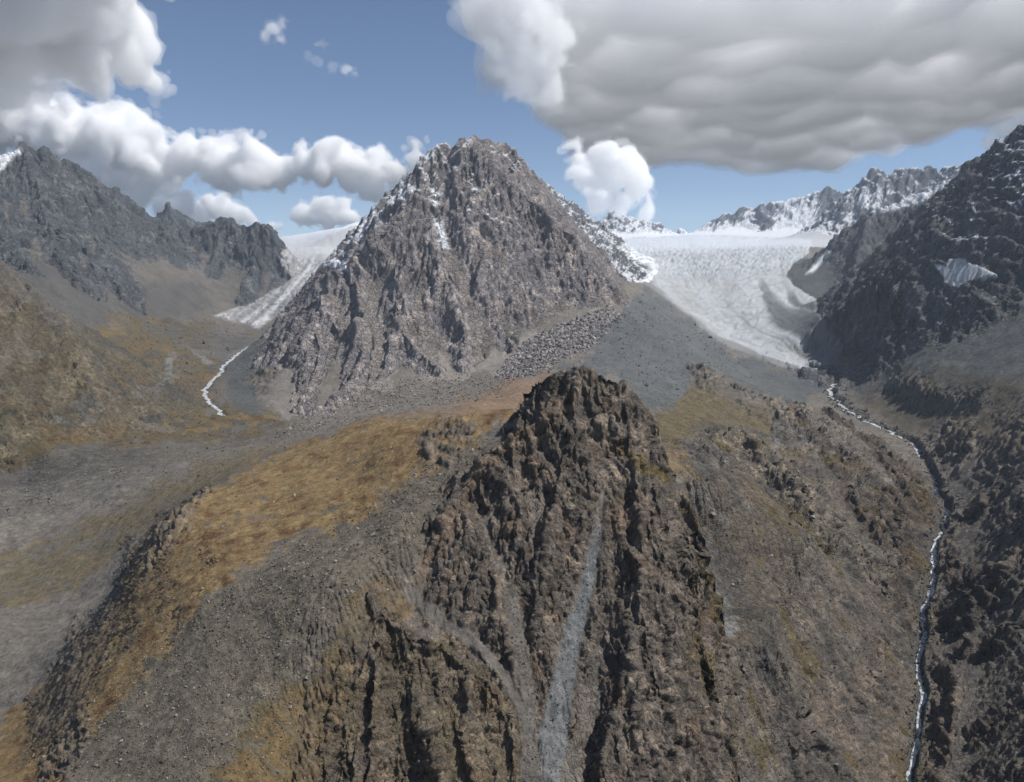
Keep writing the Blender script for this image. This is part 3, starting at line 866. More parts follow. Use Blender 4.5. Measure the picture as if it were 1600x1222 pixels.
S_R = edges([(985, 400, 6400), (1000, 432, 4950), (1012, 452, 4500), (1060, 490, 3800), (1120, 530, 3300), (1180, 556, 3000), (1245, 575, 2850)],
            [(1262, 385, 6400), (1230, 425, 4950), (1240, 446, 4400), (1280, 490, 3500), (1320, 545, 2950), (1325, 560, 2850)])
S_L = edges([(440, 400, 6200), (440, 440, 5100), (400, 470, 4500), (340, 498, 4000), (335, 505, 3800)],
            [(520, 400, 6200), (500, 430, 5100), (470, 465, 4600), (420, 500, 4100), (395, 515, 3800)])
S_I = np.where(AF > 0, S_R, S_L)
zz0 = YF * 0
fl = perlin(S_I * 9, LYF * 2.2, zz0, 1.0, 3.0) + .7 * perlin(S_I * 26, LYF * 5, zz0, 1.0, 8.0) + .5 * perlin(S_I * 70, LYF * 14, zz0, 1.0, 9.0)
cr2 = 1 - np.abs(perlin(Xf / 70, YF / 38, zz0, 1.0, 15.0)) * 2 + .6 * perlin(Xf / 30, YF / 22, zz0, 1.0, 16.0)
cr1 = np.maximum(0, .15 - np.abs(perlin(S_I * 7, LYF * 30, zz0, 1.0, 18.0) + .15 * fl)) * 7
fall = sstep(4500, 5100, YF) * sstep(7000, 6200, YF) * (AF > 0)
fallL = sstep(3800, 4300, YF) * sstep(6000, 5300, YF) * (AF < 0)
DISP += ice * (2.2 * fl - 2.2 * cr1 + (15 * fall + 13 * fallL) * cr2)
# edge of the tongue stands a little above its bed
DISP += 6 * sstep(.2, .9, ice) * (YF < 5000)

X3 = Xf + N0[0] * DISP
Y3 = YF + N0[1] * DISP
Z3 = Zf + N0[2] * DISP
N1 = normals(X3, Y3, Z3)

# ------------------------------------------------------------------ colours (albedo; left wall has cloud shade baked in)
na, nb, nc = qfbm(120, 4, 1.0), qfbm(45, 4, 2.0), qfbm(14, 3, 3.0)
nst = qfbm(22, 4, 5.0, .3)          # streaks down the fall line


def c3(*c):
    return np.array(c, f32)[None, None, :]


def mix(C, col, m):
    return C + (col - C) * np.clip(m, 0, 1)[..., None]


scree_c = c3(.165, .148, .126) * (1 + .35 * nb + .35 * nc)[..., None]
C = scree_c.copy()
# rock colours by group; the left wall is darkened to stand in for cloud shadow
rock_t = (1 + .35 * nb + .4 * nst + .16 * tone)[..., None]
rc = np.empty_like(C)
rc[:] = c3(.125, .110, .094)
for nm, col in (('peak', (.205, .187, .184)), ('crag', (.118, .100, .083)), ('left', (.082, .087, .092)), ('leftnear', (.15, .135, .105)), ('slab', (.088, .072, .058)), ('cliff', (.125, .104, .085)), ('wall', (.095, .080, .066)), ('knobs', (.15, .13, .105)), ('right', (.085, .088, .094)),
                ('far1', (.12, .125, .14)), ('far2', (.12, .125, .14)), ('far3', (.13, .13, .145)), ('far4', (.13, .13, .14))):
    rc[G == GI[nm]] = np.array(col, f32)
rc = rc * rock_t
pale = sstep(.15, .5, nc + .5 * nb + .35 * tone)
rc = mix(rc, rc * c3(1.75, 1.65, 1.5), pale * .8)
rust = sstep(.12, .4, qfbm(70, 3, 21.0)) * np.where(G == GI['peak'], .15, .4 * np.isin(G, [GI['crag'], 0]))
rc = mix(rc, rc * c3(2.0, 1.9, 1.75), region([(-80, 760), (0, 690), (50, 610), (100, 555), (150, 535), (150, 590), (90, 640), (40, 700), (0, 760)], 1200, 2600, 10) * (nb > -.1) * (G != GI['left']))
rc = mix(rc, rc * c3(1.7, 1.65, 1.6), sstep(.05, .35, qfbm(55, 4, 29.0)) * (G == GI['crag']) * region([(700, 640), (900, 600), (1020, 660), (1000, 800), (800, 820), (680, 780)], 380, 560, 30))
rc = mix(rc, rc * c3(1.15, .82, .58), rust * .8)
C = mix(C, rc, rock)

gul = np.maximum.reduce([sstep(6, -4, q) for q in PGf])
C = mix(C, c3(.215, .190, .165) * (1 + .2 * nc)[..., None], gul * (VF > 395))
# grass, moraine, gravel and the rest
gold = c3(.228, .156, .072) * (1 + .3 * nb + .35 * nc)[..., None]
gold = mix(gold, c3(.115, .062, .026) * (1 + .3 * nc)[..., None], sstep(.0, .45, nb + .5 * nst))
olive = c3(.115, .085, .032) * (1 + .3 * nb + .3 * nc)[..., None]
tan = c3(.215, .150, .100) * (1 + .25 * nb + .2 * nc)[..., None]
moraine = c3(.105, .112, .112) * (1 + .25 * nb + .3 * nst)[..., None]
brown = c3(.100, .079, .058) * (1 + .4 * nb + .3 * nc)[..., None]
palegrey = c3(.25, .245, .235) * (1 + .2 * nc)[..., None]
dark = c3(.075, .072, .066) * (1 + .3 * nb + .3 * nc)[..., None]
screeb = c3(.135, .118, .092) * (1 + .25 * nb + .55 * nc)[..., None]
soilm = (1 - .85 * rock)


def paint(col, poly, y0, y1, amt=1.0, feather=8, br=0.0, over_rock=0.15, rag=1.0):
    global C
    m = region(poly, y0, y1, feather * 1.5, 3.0)
    m = sstep(.25, .75, m + rag * (.35 * nc + .25 * nb) * (m > .01) * (m < .995)) * amt
    if br:
        m = m * sstep(br - .3, br + .15, nb + .5 * nc + .3)
    C = mix(C, col, m * (1 - (1 - over_rock) * rock))


# left near apron (brown scree), spur grass
paint(screeb, [(-100, 1330), (100, 1150), (300, 960), (480, 840), (600, 780), (700, 690), (760, 690), (720, 760), (640, 900), (560, 990), (460, 1330)], 230, 720)
paint(gold, [(330, 760), (400, 722), (470, 690), (560, 655), (640, 641), (720, 641), (800, 636), (850, 626), (845, 645), (790, 660), (735, 690), (690, 725), (650, 730), (620, 760), (575, 800), (480, 835), (400, 880), (330, 930), (280, 990), (220, 1060), (150, 1130), (90, 1222), (-60, 1330), (-60, 1180), (100, 1040), (190, 930), (215, 860), (260, 810)], 240, 900, .92, 16, -.02, .15, 2.2)
paint(gold * .75, [(540, 940), (575, 900), (630, 915), (640, 960), (600, 975), (540, 980)], 340, 440, .8)
paint(olive, [(330, 1222), (400, 1100), (470, 1060), (540, 980), (640, 980), (720, 1010), (810, 1100), (820, 1330), (300, 1330)], 230, 430, .6, 12, .15, .5)
paint(gold * .8, [(330, 1222), (420, 1120), (500, 1050), (530, 1000), (560, 1040), (500, 1200), (440, 1330), (300, 1330)], 230, 430, .6, 12, .1, .5)
# crag ledges
paint(tan * .85, [(640, 905), (690, 820), (720, 770), (745, 720), (800, 680), (870, 638), (905, 600), (908, 625), (860, 665), (800, 710), (750, 760), (700, 850), (655, 910)], 380, 560, .6, 7, .0, .75)
paint(olive * 1.3, [(965, 700), (1000, 720), (1045, 738), (1050, 755), (1010, 745), (970, 715)], 480, 560, .8, 5, 0, .9)
# valley grass
paint(olive * 1.15, [(150, 490), (320, 500), (345, 560), (315, 640), (440, 650), (440, 668), (330, 690), (70, 700), (110, 640), (130, 590)], 1400, 4200, .75, 14, .02)
paint(gold, [(65, 668), (200, 660), (440, 655), (440, 666), (330, 672), (200, 676), (80, 690)], 1300, 2000, .9, 5, -.05)
paint(gold, [(160, 495), (200, 488), (200, 525), (150, 525)], 2400, 3600, .7, 5)
paint(olive * 1.1, [(-60, 430), (50, 480), (140, 545), (130, 640), (60, 720), (-60, 760)], 1200, 2500, .8, 10, .0, .35)
paint(palegrey, [(262, 545), (275, 550), (280, 590), (265, 612), (215, 622), (205, 612), (250, 600), (268, 580)], 1700, 3400, .8, 4)
paint(palegrey, [(285, 530), (300, 535), (342, 565), (330, 570)], 2000, 3800, .7, 4)
paint(moraine * 1.3, [(118, 588), (130, 576), (158, 578), (155, 595), (130, 606)], 1800, 2700, .95, 4)
paint(moraine, [(210, 495), (330, 515), (400, 530), (385, 545), (340, 545), (250, 530)], 2500, 4500, .5, 10)
paint(moraine, [(350, 560), (400, 535), (500, 470), (490, 500), (440, 560), (400, 600), (420, 650), (360, 650), (345, 600)], 1700, 4200, .8, 8)
paint(dark * 1.3, [(0, 720), (70, 705), (200, 700), (260, 700), (240, 740), (120, 790), (0, 830), (-90, 840)], 1000, 1500, .35, 8)
paint(olive * 1.1, [(400, 695), (450, 690), (330, 760), (210, 840), (100, 930), (-90, 1010), (-90, 900), (100, 830), (240, 760), (330, 720)], 700, 1300, .6, 22, .2)
paint(c3(.118, .112, .102) * (1 + .25 * nb + .3 * nst)[..., None], [(-90, 395), (60, 395), (200, 440), (300, 440), (330, 480), (250, 500), (180, 500), (130, 520), (60, 480), (-90, 440)], 2200, 5500, .9, 10)
paint(moraine * .75, [(1225, 405), (1270, 380), (1300, 372), (1345, 440), (1330, 480), (1300, 500), (1276, 480), (1240, 446)], 3000, 5500, .95, 6)
paint(palegrey * .8, [(1216, 632), (1226, 640), (1222, 690), (1206, 735), (1200, 725), (1206, 690), (1212, 660)], 900, 1800, .6, 4, 0, .8)
fanc = c3(.235, .212, .190) * (1 + .18 * nc + .15 * nst)[..., None]
for q in ([(566, 448), (590, 462), (602, 520), (596, 575), (612, 605), (548, 618), (580, 585), (576, 540), (568, 490)],
          [(612, 478), (634, 492), (652, 522), (690, 556), (728, 592), (650, 596), (668, 570), (640, 535)],
          [(738, 485), (752, 498), (756, 545), (800, 540), (868, 506), (940, 486), (965, 490), (900, 525), (800, 575), (716, 594), (738, 556)],
          [(440, 572), (478, 592), (466, 640), (452, 658), (404, 612)], [(520, 452), (545, 470), (556, 490), (540, 500), (526, 480)]):
    paint(fanc, q, 1700, 3100, .85, 5, 0, .8)
C = mix(C, dark, sstep(.2, .8, ARCf) * .55)
# mottled turf and rubble of the valley floor
vm = region([(150, 480), (330, 490), (420, 520), (350, 560), (340, 640), (440, 645), (460, 668), (330, 700), (60, 712), (100, 640), (130, 580)], 1250, 4300, 16)
w1 = perlin(Xf, YF, 0 * YF, 170.0, 70.0) + .7 * perlin(Xf, YF, 0 * YF, 62.0, 71.0) + .5 * perlin(Xf, YF, 0 * YF, 24.0, 72.0)
w2 = perlin(Xf, YF, 0 * YF, 120.0, 75.0) + .7 * perlin(Xf, YF, 0 * YF, 48.0, 76.0) + .5 * perlin(Xf, YF, 0 * YF, 20.0, 77.0)
C = mix(C, dark * 1.25, vm * sstep(.25, .5, w2) * .8)
C = mix(C, gold * .85, vm * sstep(.22, .5, w1) * .7)
C = mix(C, palegrey * .7, vm * sstep(.5, .75, -w1) * .6)
hm_ = region([(-60, 430), (50, 470), (150, 540), (150, 600), (110, 660), (60, 730), (-60, 770)], 1200, 2700, 12)
C = mix(C, palegrey * c3(.95, .88, .76), hm_ * sstep(.35, .6, w2 + .3 * nst) * .45)
C = mix(C, c3(.12, .085, .045) * (1 + .3 * nc)[..., None], hm_ * sstep(.15, .5, w1) * .8)
C = mix(C, dark, hm_ * sstep(.55, .75, -w2) * .6)
# below the peak
paint(tan, [(700, 652), (715, 625), (770, 600), (850, 575), (870, 570), (845, 600), (835, 640), (770, 645)], 620, 2000, .9, 8)
paint(tan * .9, [(560, 655), (640, 640), (720, 620), (720, 645)], 700, 1500, .4, 8)
paint(moraine, [(935, 520), (985, 470), (1010, 455), (1060, 490), (1115, 530), (1150, 560), (1260, 580), (1300, 600), (1240, 630), (1180, 610), (1100, 575), (1080, 620), (1020, 640), (980, 620), (960, 590), (880, 575), (905, 560)], 1000, 4600, .95, 8)
paint(olive, [(1000, 660), (1060, 620), (1090, 600), (1150, 620), (1220, 650), (1200, 700), (1100, 680), (1050, 700)], 800, 2000, .7, 12, .0)
paint(gold, [(1030, 700), (1060, 700), (1095, 735), (1105, 770), (1075, 755)], 600, 1000, .7, 6)
# right hillside
paint(brown, [(1090, 740), (1200, 700), (1480, 800), (1450, 1000), (1440, 1330), (1090, 1330), (1080, 900)], 300, 1500, .75, 14)
paint(olive, [(1075, 940), (1090, 960), (1110, 1040), (1120, 1080), (1095, 1030)], 350, 620, .9, 6)
paint(palegrey * .8, [(1090, 800), (1105, 850), (1130, 900), (1150, 980), (1140, 1060), (1105, 980), (1085, 900)], 500, 900, .85, 10)
paint(palegrey * .6, [(1180, 1010), (1210, 1020), (1215, 1060), (1190, 1070)], 400, 800, .6, 8)
paint(moraine * .8, [(1320, 450), (1420, 470), (1720, 460), (1720, 660), (1520, 640), (1440, 680), (1370, 630), (1330, 590), (1310, 500)], 1300, 4800, .85, 12)
paint(olive * .7, [(1330, 620), (1480, 570), (1600, 600), (1600, 720), (1480, 700), (1420, 680)], 1000, 2400, .5, 14, .1)
paint(dark, [(1440, 720), (1560, 740), (1720, 640), (1720, 1330), (1440, 1330), (1450, 1000), (1490, 800)], 300, 1700, .5, 12, 0, .5)
hl = region([(1060, 690), (1120, 640), (1240, 640), (1480, 790), (1460, 1000), (1440, 1340), (1090, 1340), (1075, 900)], 300, 1700, 16)
h1 = perlin(Xf, YF, Zf, 90.0, 80.0) + .7 * perlin(Xf, YF, Zf, 34.0, 81.0) + .5 * perlin(Xf, YF, Zf, 13.0, 82.0)
h2 = perlin(Xf, YF, Zf, 70.0, 85.0) + .7 * perlin(Xf, YF, Zf, 28.0, 86.0) + .5 * perlin(Xf, YF, Zf, 11.0, 87.0)
C = mix(C, dark * .9, hl * sstep(.15, .55, h1) * .7)
C = mix(C, palegrey * c3(.62, .58, .52), hl * sstep(.35, .7, h2) * .6)
C = mix(C, olive * .9, hl * sstep(.3, .65, -h1 + .3 * h2) * .65)
# gravel chutes
C = mix(C, c3(.165, .170, .170) * (1 + .45 * nst + .55 * nc)[..., None], sstep(.6, -.4, CHf[0] + 1.5 * nc + 1.4 * nb) * sstep(468, 446, YF + 8 * nb))
C = mix(C, c3(.145, .130, .115) * (1 + .25 * nst + .3 * nc)[..., None], np.maximum(sstep(1.5, -1, CHf[1]), sstep(1.5, -1, CHf[2])))

# dirt bands and snow
ice_c = c3(.45, .468, .475) * (1 + .12 * nst)[..., None]
ice_c = mix(ice_c, c3(.36, .355, .34), sstep(-.15, .6, fl + .3 * nb) * .85 * sstep(5600, 4600, YF))
ice_c = mix(ice_c, c3(.30, .31, .32), np.clip(cr1, 0, 1) * .8 * sstep(5200, 4600, YF))
ice_c = mix(ice_c, c3(.30, .335, .37), fall * sstep(-.35, .35, -cr2 + .5 * fl + .4 + .5 * nb) * .85)
down = sstep(4600, 3300, YF)
wv_ = .05 * perlin(LYF * 7, S_I * 2, zz0, 1.0, 60.0) + .02 * perlin(LYF * 22, S_I * 5, zz0, 1.0, 61.0)
sb = S_I + wv_
b1 = sstep(.035 + .17 * down ** 2, .015 + .08 * down ** 2, np.abs(sb - (.76 - .05 * down))) * sstep(4700, 4200, YF)
b2 = sstep(.03 + .05 * down, .01 + .02 * down, np.abs(sb - .90)) * sstep(4300, 3800, YF)
b3 = sstep(.02, .008, np.abs(sb - .42)) * sstep(3900, 3600, YF) * .5
toe = sstep(3080, 2960, YF + 160 * nb) * sstep(.35, .5, sb)
ice_c = mix(ice_c, c3(.115, .122, .12) * (1 + .3 * nb)[..., None], np.clip(np.maximum.reduce([b1, b2, b3, toe]) * (1 + .4 * fl), 0, .97) * (AF > 0) * (M['ice_patch'] < .01))
ice_c = mix(ice_c, c3(.56, .595, .64), sstep(5900, 6900, YF + 400 * nb) * (1 - .5 * sstep(.1, .5, nb + .3 * nst)))
flow = fl; crf = cr2
rim = sstep(.07, .01, sb + .03 * nb) * sstep(5200, 4400, YF)
ice_c = mix(ice_c, c3(.17, .17, .165) + 0 * C, rim * (AF > 0) * (M['ice_patch'] < .01) * .8)
lm = M['ice_l'] > 0.01
dl = sstep(4600, 4100, YF)
ice_c = np.where(lm[..., None], mix(c3(.46, .46, .46) + 0 * C, c3(.20, .198, .195), sstep(-.25, .6, flow + crf * .4) * sstep(6200, 5200, YF)), ice_c)
C = mix(C, ice_c, sstep(.35, .65, ice + .25 * nc * (ice > .02)))
snow_c = c3(.74, .765, .80)
fl2 = np.isin(G, [GI['far2']])
SN = np.zeros_like(YF)
nzz = N1[2]
jag = nc * .6 + nst * .5
SN = np.maximum(SN, fl2 * sstep(.40, .52, nzz + .5 * jag - .5 * region([(1095, 345), (1130, 322), (1165, 322), (1160, 345), (1120, 352)], 7000, 12000, 8) - .5 * region([(1168, 350), (1190, 312), (1215, 312), (1215, 345), (1200, 365)], 7000, 12000, 8)
                            - .6 * region([(1270, 350), (1290, 285), (1345, 300), (1330, 345), (1300, 375)], 7000, 12000, 8)))
for nm, th in (('far3', .60), ('far4', .78), ('far1', .74), ('far5', .2)):
    SN = np.maximum(SN, (G == GI[nm]) * sstep(th, th + .1, nzz + (.35 * jag + .55 * nb if nm == 'far4' else .55 * jag)))
SN = np.maximum(SN, (G == 0) * sstep(6300, 9000, YF) * (ice < .5) * .9)
SN = np.maximum(SN, (G == 0) * (YF > 6300) * (ice < .5) * .55)
# snow on the peak: dusting on its shaded left side and down two gullies
pk = (G == GI['peak'])
SN = np.maximum(SN, pk * region([(520, 400), (600, 300), (660, 240), (690, 212), (735, 220), (720, 262), (690, 275), (655, 300), (610, 335), (560, 385), (530, 410)], 3000, 4200, 10) * sstep(.62, .82, nzz + .5 * jag + .6 * nb))
SN = np.maximum(SN, pk * region([(672, 285), (690, 280), (690, 340), (702, 385), (690, 395), (676, 345)], 2700, 3500, 6) * sstep(.50, .66, nzz + .9 * jag))
SN = np.maximum(SN, pk * region([(710, 240), (760, 260), (800, 320), (780, 360), (720, 330)], 2700, 3500, 8) * sstep(.86, .96, nzz + .8 * jag))
SN = np.maximum(SN, pk * region([(760, 225), (800, 225), (820, 265), (790, 262)], 3300, 3800, 8) * sstep(.66, .8, nzz + .8 * jag))
SN = np.maximum(SN, region([(505, 415), (525, 405), (540, 410), (545, 425), (530, 420)], 2800, 4200, 3) * (nb > -.3))
rt = (G == GI['right'])
SN = np.maximum(SN, rt * region([(1540, 230), (1600, 190), (1610, 330), (1560, 320), (1545, 270)], 2300, 3500, 10) * sstep(.74, .88, nzz + .6 * jag + .5 * nb))
SN = np.maximum(SN, rt * region([(1440, 330), (1500, 280), (1530, 340), (1540, 380), (1480, 380)], 2300, 4000, 10) * sstep(.90, 1.0, nzz + .7 * jag + .4 * nb))
SN = np.maximum(SN, rt * region([(1350, 320), (1375, 312), (1440, 302), (1500, 264), (1512, 262), (1480, 292), (1440, 316), (1395, 330), (1360, 334)], 4000, 5600, 4) * (nb > -.6))
SN = np.maximum(SN, region([(1258, 428), (1280, 405), (1297, 392), (1294, 402), (1270, 424)], 3800, 5200, 3, .4))
SN = np.maximum(SN, (G == GI['left']) * region([(-100, 262), (0, 240), (28, 236), (34, 240), (12, 258), (0, 268), (-100, 280)], 3500, 4600, 4))
SN = np.maximum(SN, (G == GI['far1']) * region([(1335, 300), (1365, 290), (1395, 320), (1370, 330), (1345, 325)], 6500, 8200, 8) * sstep(.5, .65, nzz + .8 * jag))
C = mix(C, snow_c, SN)
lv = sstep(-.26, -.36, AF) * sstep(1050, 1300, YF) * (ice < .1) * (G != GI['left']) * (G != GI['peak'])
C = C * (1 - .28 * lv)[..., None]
wetR = bed * (AF > 0)
C = mix(C, c3(.10, .10, .095), wetR * .8)
C = np.clip(C, .012, .86)
print('colour', time.time() - T0)

# ------------------------------------------------------------------ materials
def terrain_material(name, rough=.95, bump=.6, lam=6.0, var=.35, slab=0.0, crack=0.0):
    m = bpy.data.materials.new(name)
    m.use_nodes = True
    nt = m.node_tree; N = nt.nodes; L = nt.links

    def math_(op, a, b=None):
        n = N.new('ShaderNodeMath'); n.operation = op
        for i, q in enumerate((a, b)):
            if q is None:
                continue
            if isinstance(q, (int, float)):
                n.inputs[i].default_value = q
            else:
                L.new(q, n.inputs[i])
        return n.outputs[0]

    def remap(v, a, b, c, d):
        n = N.new('ShaderNodeMapRange')
        for i, q in zip(('From Min', 'From Max', 'To Min', 'To Max'), (a, b, c, d)):
            n.inputs[i].default_value = q
        L.new(v, n.inputs['Value'])
        return n.outputs['Result']

    bs = N['Principled BSDF']
    bs.inputs['Roughness'].default_value = rough
    bs.inputs['Specular IOR Level'].default_value = .15
    at = N.new('ShaderNodeAttribute'); at.attribute_name = 'Col'
    geo = N.new('ShaderNodeNewGeometry')
    pos = geo.outputs['Position']

    def along(t, k):
        dt = N.new('ShaderNodeVectorMath'); dt.operation = 'DOT_PRODUCT'; dt.inputs[1].default_value = t
        L.new(pos, dt.inputs[0])
        sc = N.new('ShaderNodeVectorMath'); sc.operation = 'SCALE'; sc.inputs[0].default_value = t
        L.new(math_('MULTIPLY', dt.outputs['Value'], -k), sc.inputs['Scale'])
        ad = N.new('ShaderNodeVectorMath'); ad.operation = 'ADD'
        L.new(pos, ad.inputs[0]); L.new(sc.outputs[0], ad.inputs[1])
        return ad.outputs[0]

    def noise(vec, l, det, ro):
        n = N.new('ShaderNodeTexNoise'); n.inputs['Scale'].default_value = 1 / l; n.inputs['Detail'].default_value = det; n.inputs['Roughness'].default_value = ro
        L.new(vec, n.inputs['Vector'])
        return n.outputs['Fac']

    v1 = along(tuple(tdir), slab) if slab else pos
    n1 = noise(v1, lam, 8, .74)
    n2 = noise(along(tuple(tdir2), slab) if slab else pos, lam * .4, 6, .74)
    h = math_('ADD', n1, math_('MULTIPLY', n2, .6))
    tone_ = math_('ADD', remap(n1, .3, .7, -var, var), remap(n2, .3, .7, -var * .8, var * .8))
    if crack:
        vo = N.new('ShaderNodeTexVoronoi'); vo.feature = 'DISTANCE_TO_EDGE'; vo.inputs['Scale'].default_value = 1 / (lam * .9)
        wv = N.new('ShaderNodeVectorMath'); wv.operation = 'ADD'
        wn_ = N.new('ShaderNodeTexNoise'); wn_.inputs['Scale'].default_value = 1 / lam
        L.new(pos, wn_.inputs['Vector'])
        wsc = N.new('ShaderNodeVectorMath'); wsc.operation = 'SCALE'; wsc.inputs['Scale'].default_value = lam * .8
        L.new(wn_.outputs['Color'], wsc.inputs[0])
        L.new(v1, wv.inputs[0]); L.new(wsc.outputs[0], wv.inputs[1])
        L.new(wv.outputs[0], vo.inputs['Vector'])
        cr_ = remap(vo.outputs['Distance'], 0, .12, 0, 1)
        h = math_('ADD', h, math_('MULTIPLY', cr_, crack))
        vc = N.new('ShaderNodeTexVoronoi'); vc.inputs['Scale'].default_value = 1 / (lam * .9)
        L.new(wv.outputs[0], vc.inputs['Vector'])
        sp_ = N.new('ShaderNodeSeparateColor'); L.new(vc.outputs['Color'], sp_.inputs[0])
        tone_ = math_('ADD', tone_, remap(sp_.outputs[0], 0, 1, -.22, .22))
        h = math_('ADD', h, math_('MULTIPLY', sp_.outputs[1], .35))
    mx = N.new('ShaderNodeVectorMath'); mx.operation = 'SCALE'
    L.new(at.outputs['Color'], mx.inputs[0]); L.new(math_('MAXIMUM', math_('ADD', tone_, 1.0), .25), mx.inputs['Scale'])
    L.new(mx.outputs['Vector'], bs.inputs['Base Color'])
    bp_ = N.new('ShaderNodeBump'); bp_.inputs['Strength'].default_value = bump; bp_.inputs['Distance'].default_value = lam * .4
    L.new(h, bp_.inputs['Height'])
    L.new(bp_.outputs['Normal'], bs.inputs['Normal'])
    return m


MAT_ROCK = terrain_material('weathered_rock', .92, 1.0, 20.0, .40, .72, .6)
MAT_NEAR = terrain_material('crag_rock', .9, 1.0, 3.4, .45, .72, .35)
MAT_SOIL = terrain_material('scree_and_turf', .97, .8, 9.0, .40)
MAT_HILL = terrain_material('rocky_hillside', .95, 1.0, 7.0, .42, .55, .35)
MAT_ICE = terrain_material('glacier_ice', .55, .4, 22.0, .08)

# ------------------------------------------------------------------ split the ground into its landforms
sx = np.interp(YF, STREAM_R[::-1, 1], STREAM_R[::-1, 0])
RID = np.zeros(YF.shape, np.int16)
REG = {}


def reg(key, mask):
    REG.setdefault(key, len(REG) + 1)
    RID[mask] = REG[key]


reg('valley', np.ones_like(YF, bool))
reg('upland', YF > 5000)
reg('scree', (AF > -.34) & (AF < .22) & (YF > 900) & (YF <= 5000))
reg('hill', (AF > .05) & (Xf <= sx) & (YF < 2900) & ~((AF < .2) & (YF > 1000)))
reg('side', (Xf > sx) & (YF <= 5000))
reg('spur', (YF < 1000) & (AF < .06) & (Xf > -.42 * YF + 0 * YF - 60) | ((YF < 660) & (AF < .06)))
reg('moraine', region([(935, 520), (985, 470), (1010, 455), (1060, 490), (1115, 530), (1150, 560), (1180, 600), (1100, 575), (1080, 620), (1020, 640), (980, 620), (960, 590), (880, 575), (905, 560)], 1300, 4600, 2) > .5)
for nm in GI:
    reg(nm, G == GI[nm])
reg('chute', (chute > .5) & (YF < 520))
reg('ice_r', M['ice_r'] > .5)
reg('ice_l', M['ice_l'] > .5)
reg('ice_patch', (M['ice_patch'] > .5))
INFO = {
    'valley': ('valley_floor', 'broad left valley floor of grass mounds, gravel and grey rubble', 'valley', MAT_SOIL),
    'upland': ('snowfield', 'distant ground of snow and rock behind the icefall', 'snowfield', MAT_ICE),
    'scree': ('scree_slope', 'pale scree apron with boulders at the foot of the pointed peak', 'scree slope', MAT_SOIL),
    'hill': ('hillside', 'brown rocky hillside between the dark crag and the gorge stream', 'hillside', MAT_HILL),
    'side': ('hillside', 'dark rocky valley side across the gorge stream', 'hillside', MAT_HILL),
    'spur': ('hillside', 'golden grass spur and stony scree slope left of the dark crag', 'hillside', MAT_SOIL),
    'moraine': ('moraine', 'smooth blue-grey moraine bank beside the large bright glacier', 'moraine', MAT_SOIL),
    'peak': ('mountain', 'tall pointed grey peak with snow near its summit, in the middle', 'mountain', MAT_ROCK),
    'crag': ('rock_crag', 'dark jagged crag with a grey gravel chute down its front', 'crag', MAT_NEAR),
    'left': ('mountain', 'long dark rock mountain wall rising over the left valley', 'mountain', MAT_ROCK),
    'leftnear': ('hill', 'grassy slope with pale rock bands at the left edge', 'hill', MAT_HILL),
    'slab': ('hillside', 'rounded brown rock dome above the gorge stream', 'rock dome', MAT_HILL),
    'cliff': ('cliff', 'broken brown cliffs at the foot of the hillside beside the gorge', 'cliff', MAT_NEAR),
    'wall': ('hillside', 'dark rock buttresses on the far side of the gorge stream', 'rock wall', MAT_HILL),
    'knobs': ('hillside', 'pale rocky knobs on the shoulder behind the dark crag', 'rock outcrop', MAT_HILL),
    'chute': ('gravel_chute', 'grey gravel chute running down the front of the dark crag', 'gravel chute', MAT_SOIL),
    'right': ('mountain', 'dark steep mountain at the right edge above the ice patch', 'mountain', MAT_ROCK),
    'far1': ('mountain', 'jagged far peak with snow streaks beside the ice-crested ridge', 'mountain', MAT_ROCK),
    'far2': ('mountain', 'long white snow wall at the head of the large glacier', 'mountain', MAT_ROCK),
    'far3': ('mountain', 'small far peak streaked with snow left of the glacier head', 'mountain', MAT_ROCK),
    'far4': ('mountain', 'snowy rock spur running down behind the right shoulder of the pointed peak', 'mountain', MAT_ROCK),
    'far5': ('snowfield', 'white snow dome at the top of the smaller left glacier', 'snowfield', MAT_ICE),
    'ice_r': ('glacier', 'large bright glacier with dark debris bands curving down on its right side', 'glacier', MAT_ICE),
    'ice_l': ('glacier', 'smaller grey glacier tongue in the left valley below the snow dome', 'glacier', MAT_ICE),
    'ice_patch': ('ice_patch', 'small hanging ice patch on the dark right-hand mountain face', 'ice patch', MAT_ICE),
}


def tag(o, label=None, cat=None, group=None, kind=None):
    if label: o['label'] = label
    if cat: o['category'] = cat
    if group: o['group'] = group
    if kind: o['kind'] = kind
    return o


def mesh_from(name, co, quads, mat, col=None, smooth=True):
    me = bpy.data.meshes.new(name)
    n = len(quads); k = quads.shape[1]
    me.vertices.add(len(co)); me.vertices.foreach_set('co', np.ascontiguousarray(co, f32).ravel())
    me.loops.add(n * k); me.loops.foreach_set('vertex_index', np.ascontiguousarray(quads, np.int32).ravel())
    me.polygons.add(n); me.polygons.foreach_set('loop_start', np.arange(0, n * k, k, dtype=np.int32))
    me.polygons.foreach_set('use_smooth', np.full(n, smooth, bool))
    me.update(calc_edges=True)
    if col is not None:
        at = me.color_attributes.new('Col', 'FLOAT_COLOR', 'POINT')
        at.data.foreach_set('color', np.c_[col, np.ones(len(col))].astype(f32).ravel())
    me.materials.append(mat)
    o = bpy.data.objects.new(name, me)
    COL.objects.link(o)
    return o


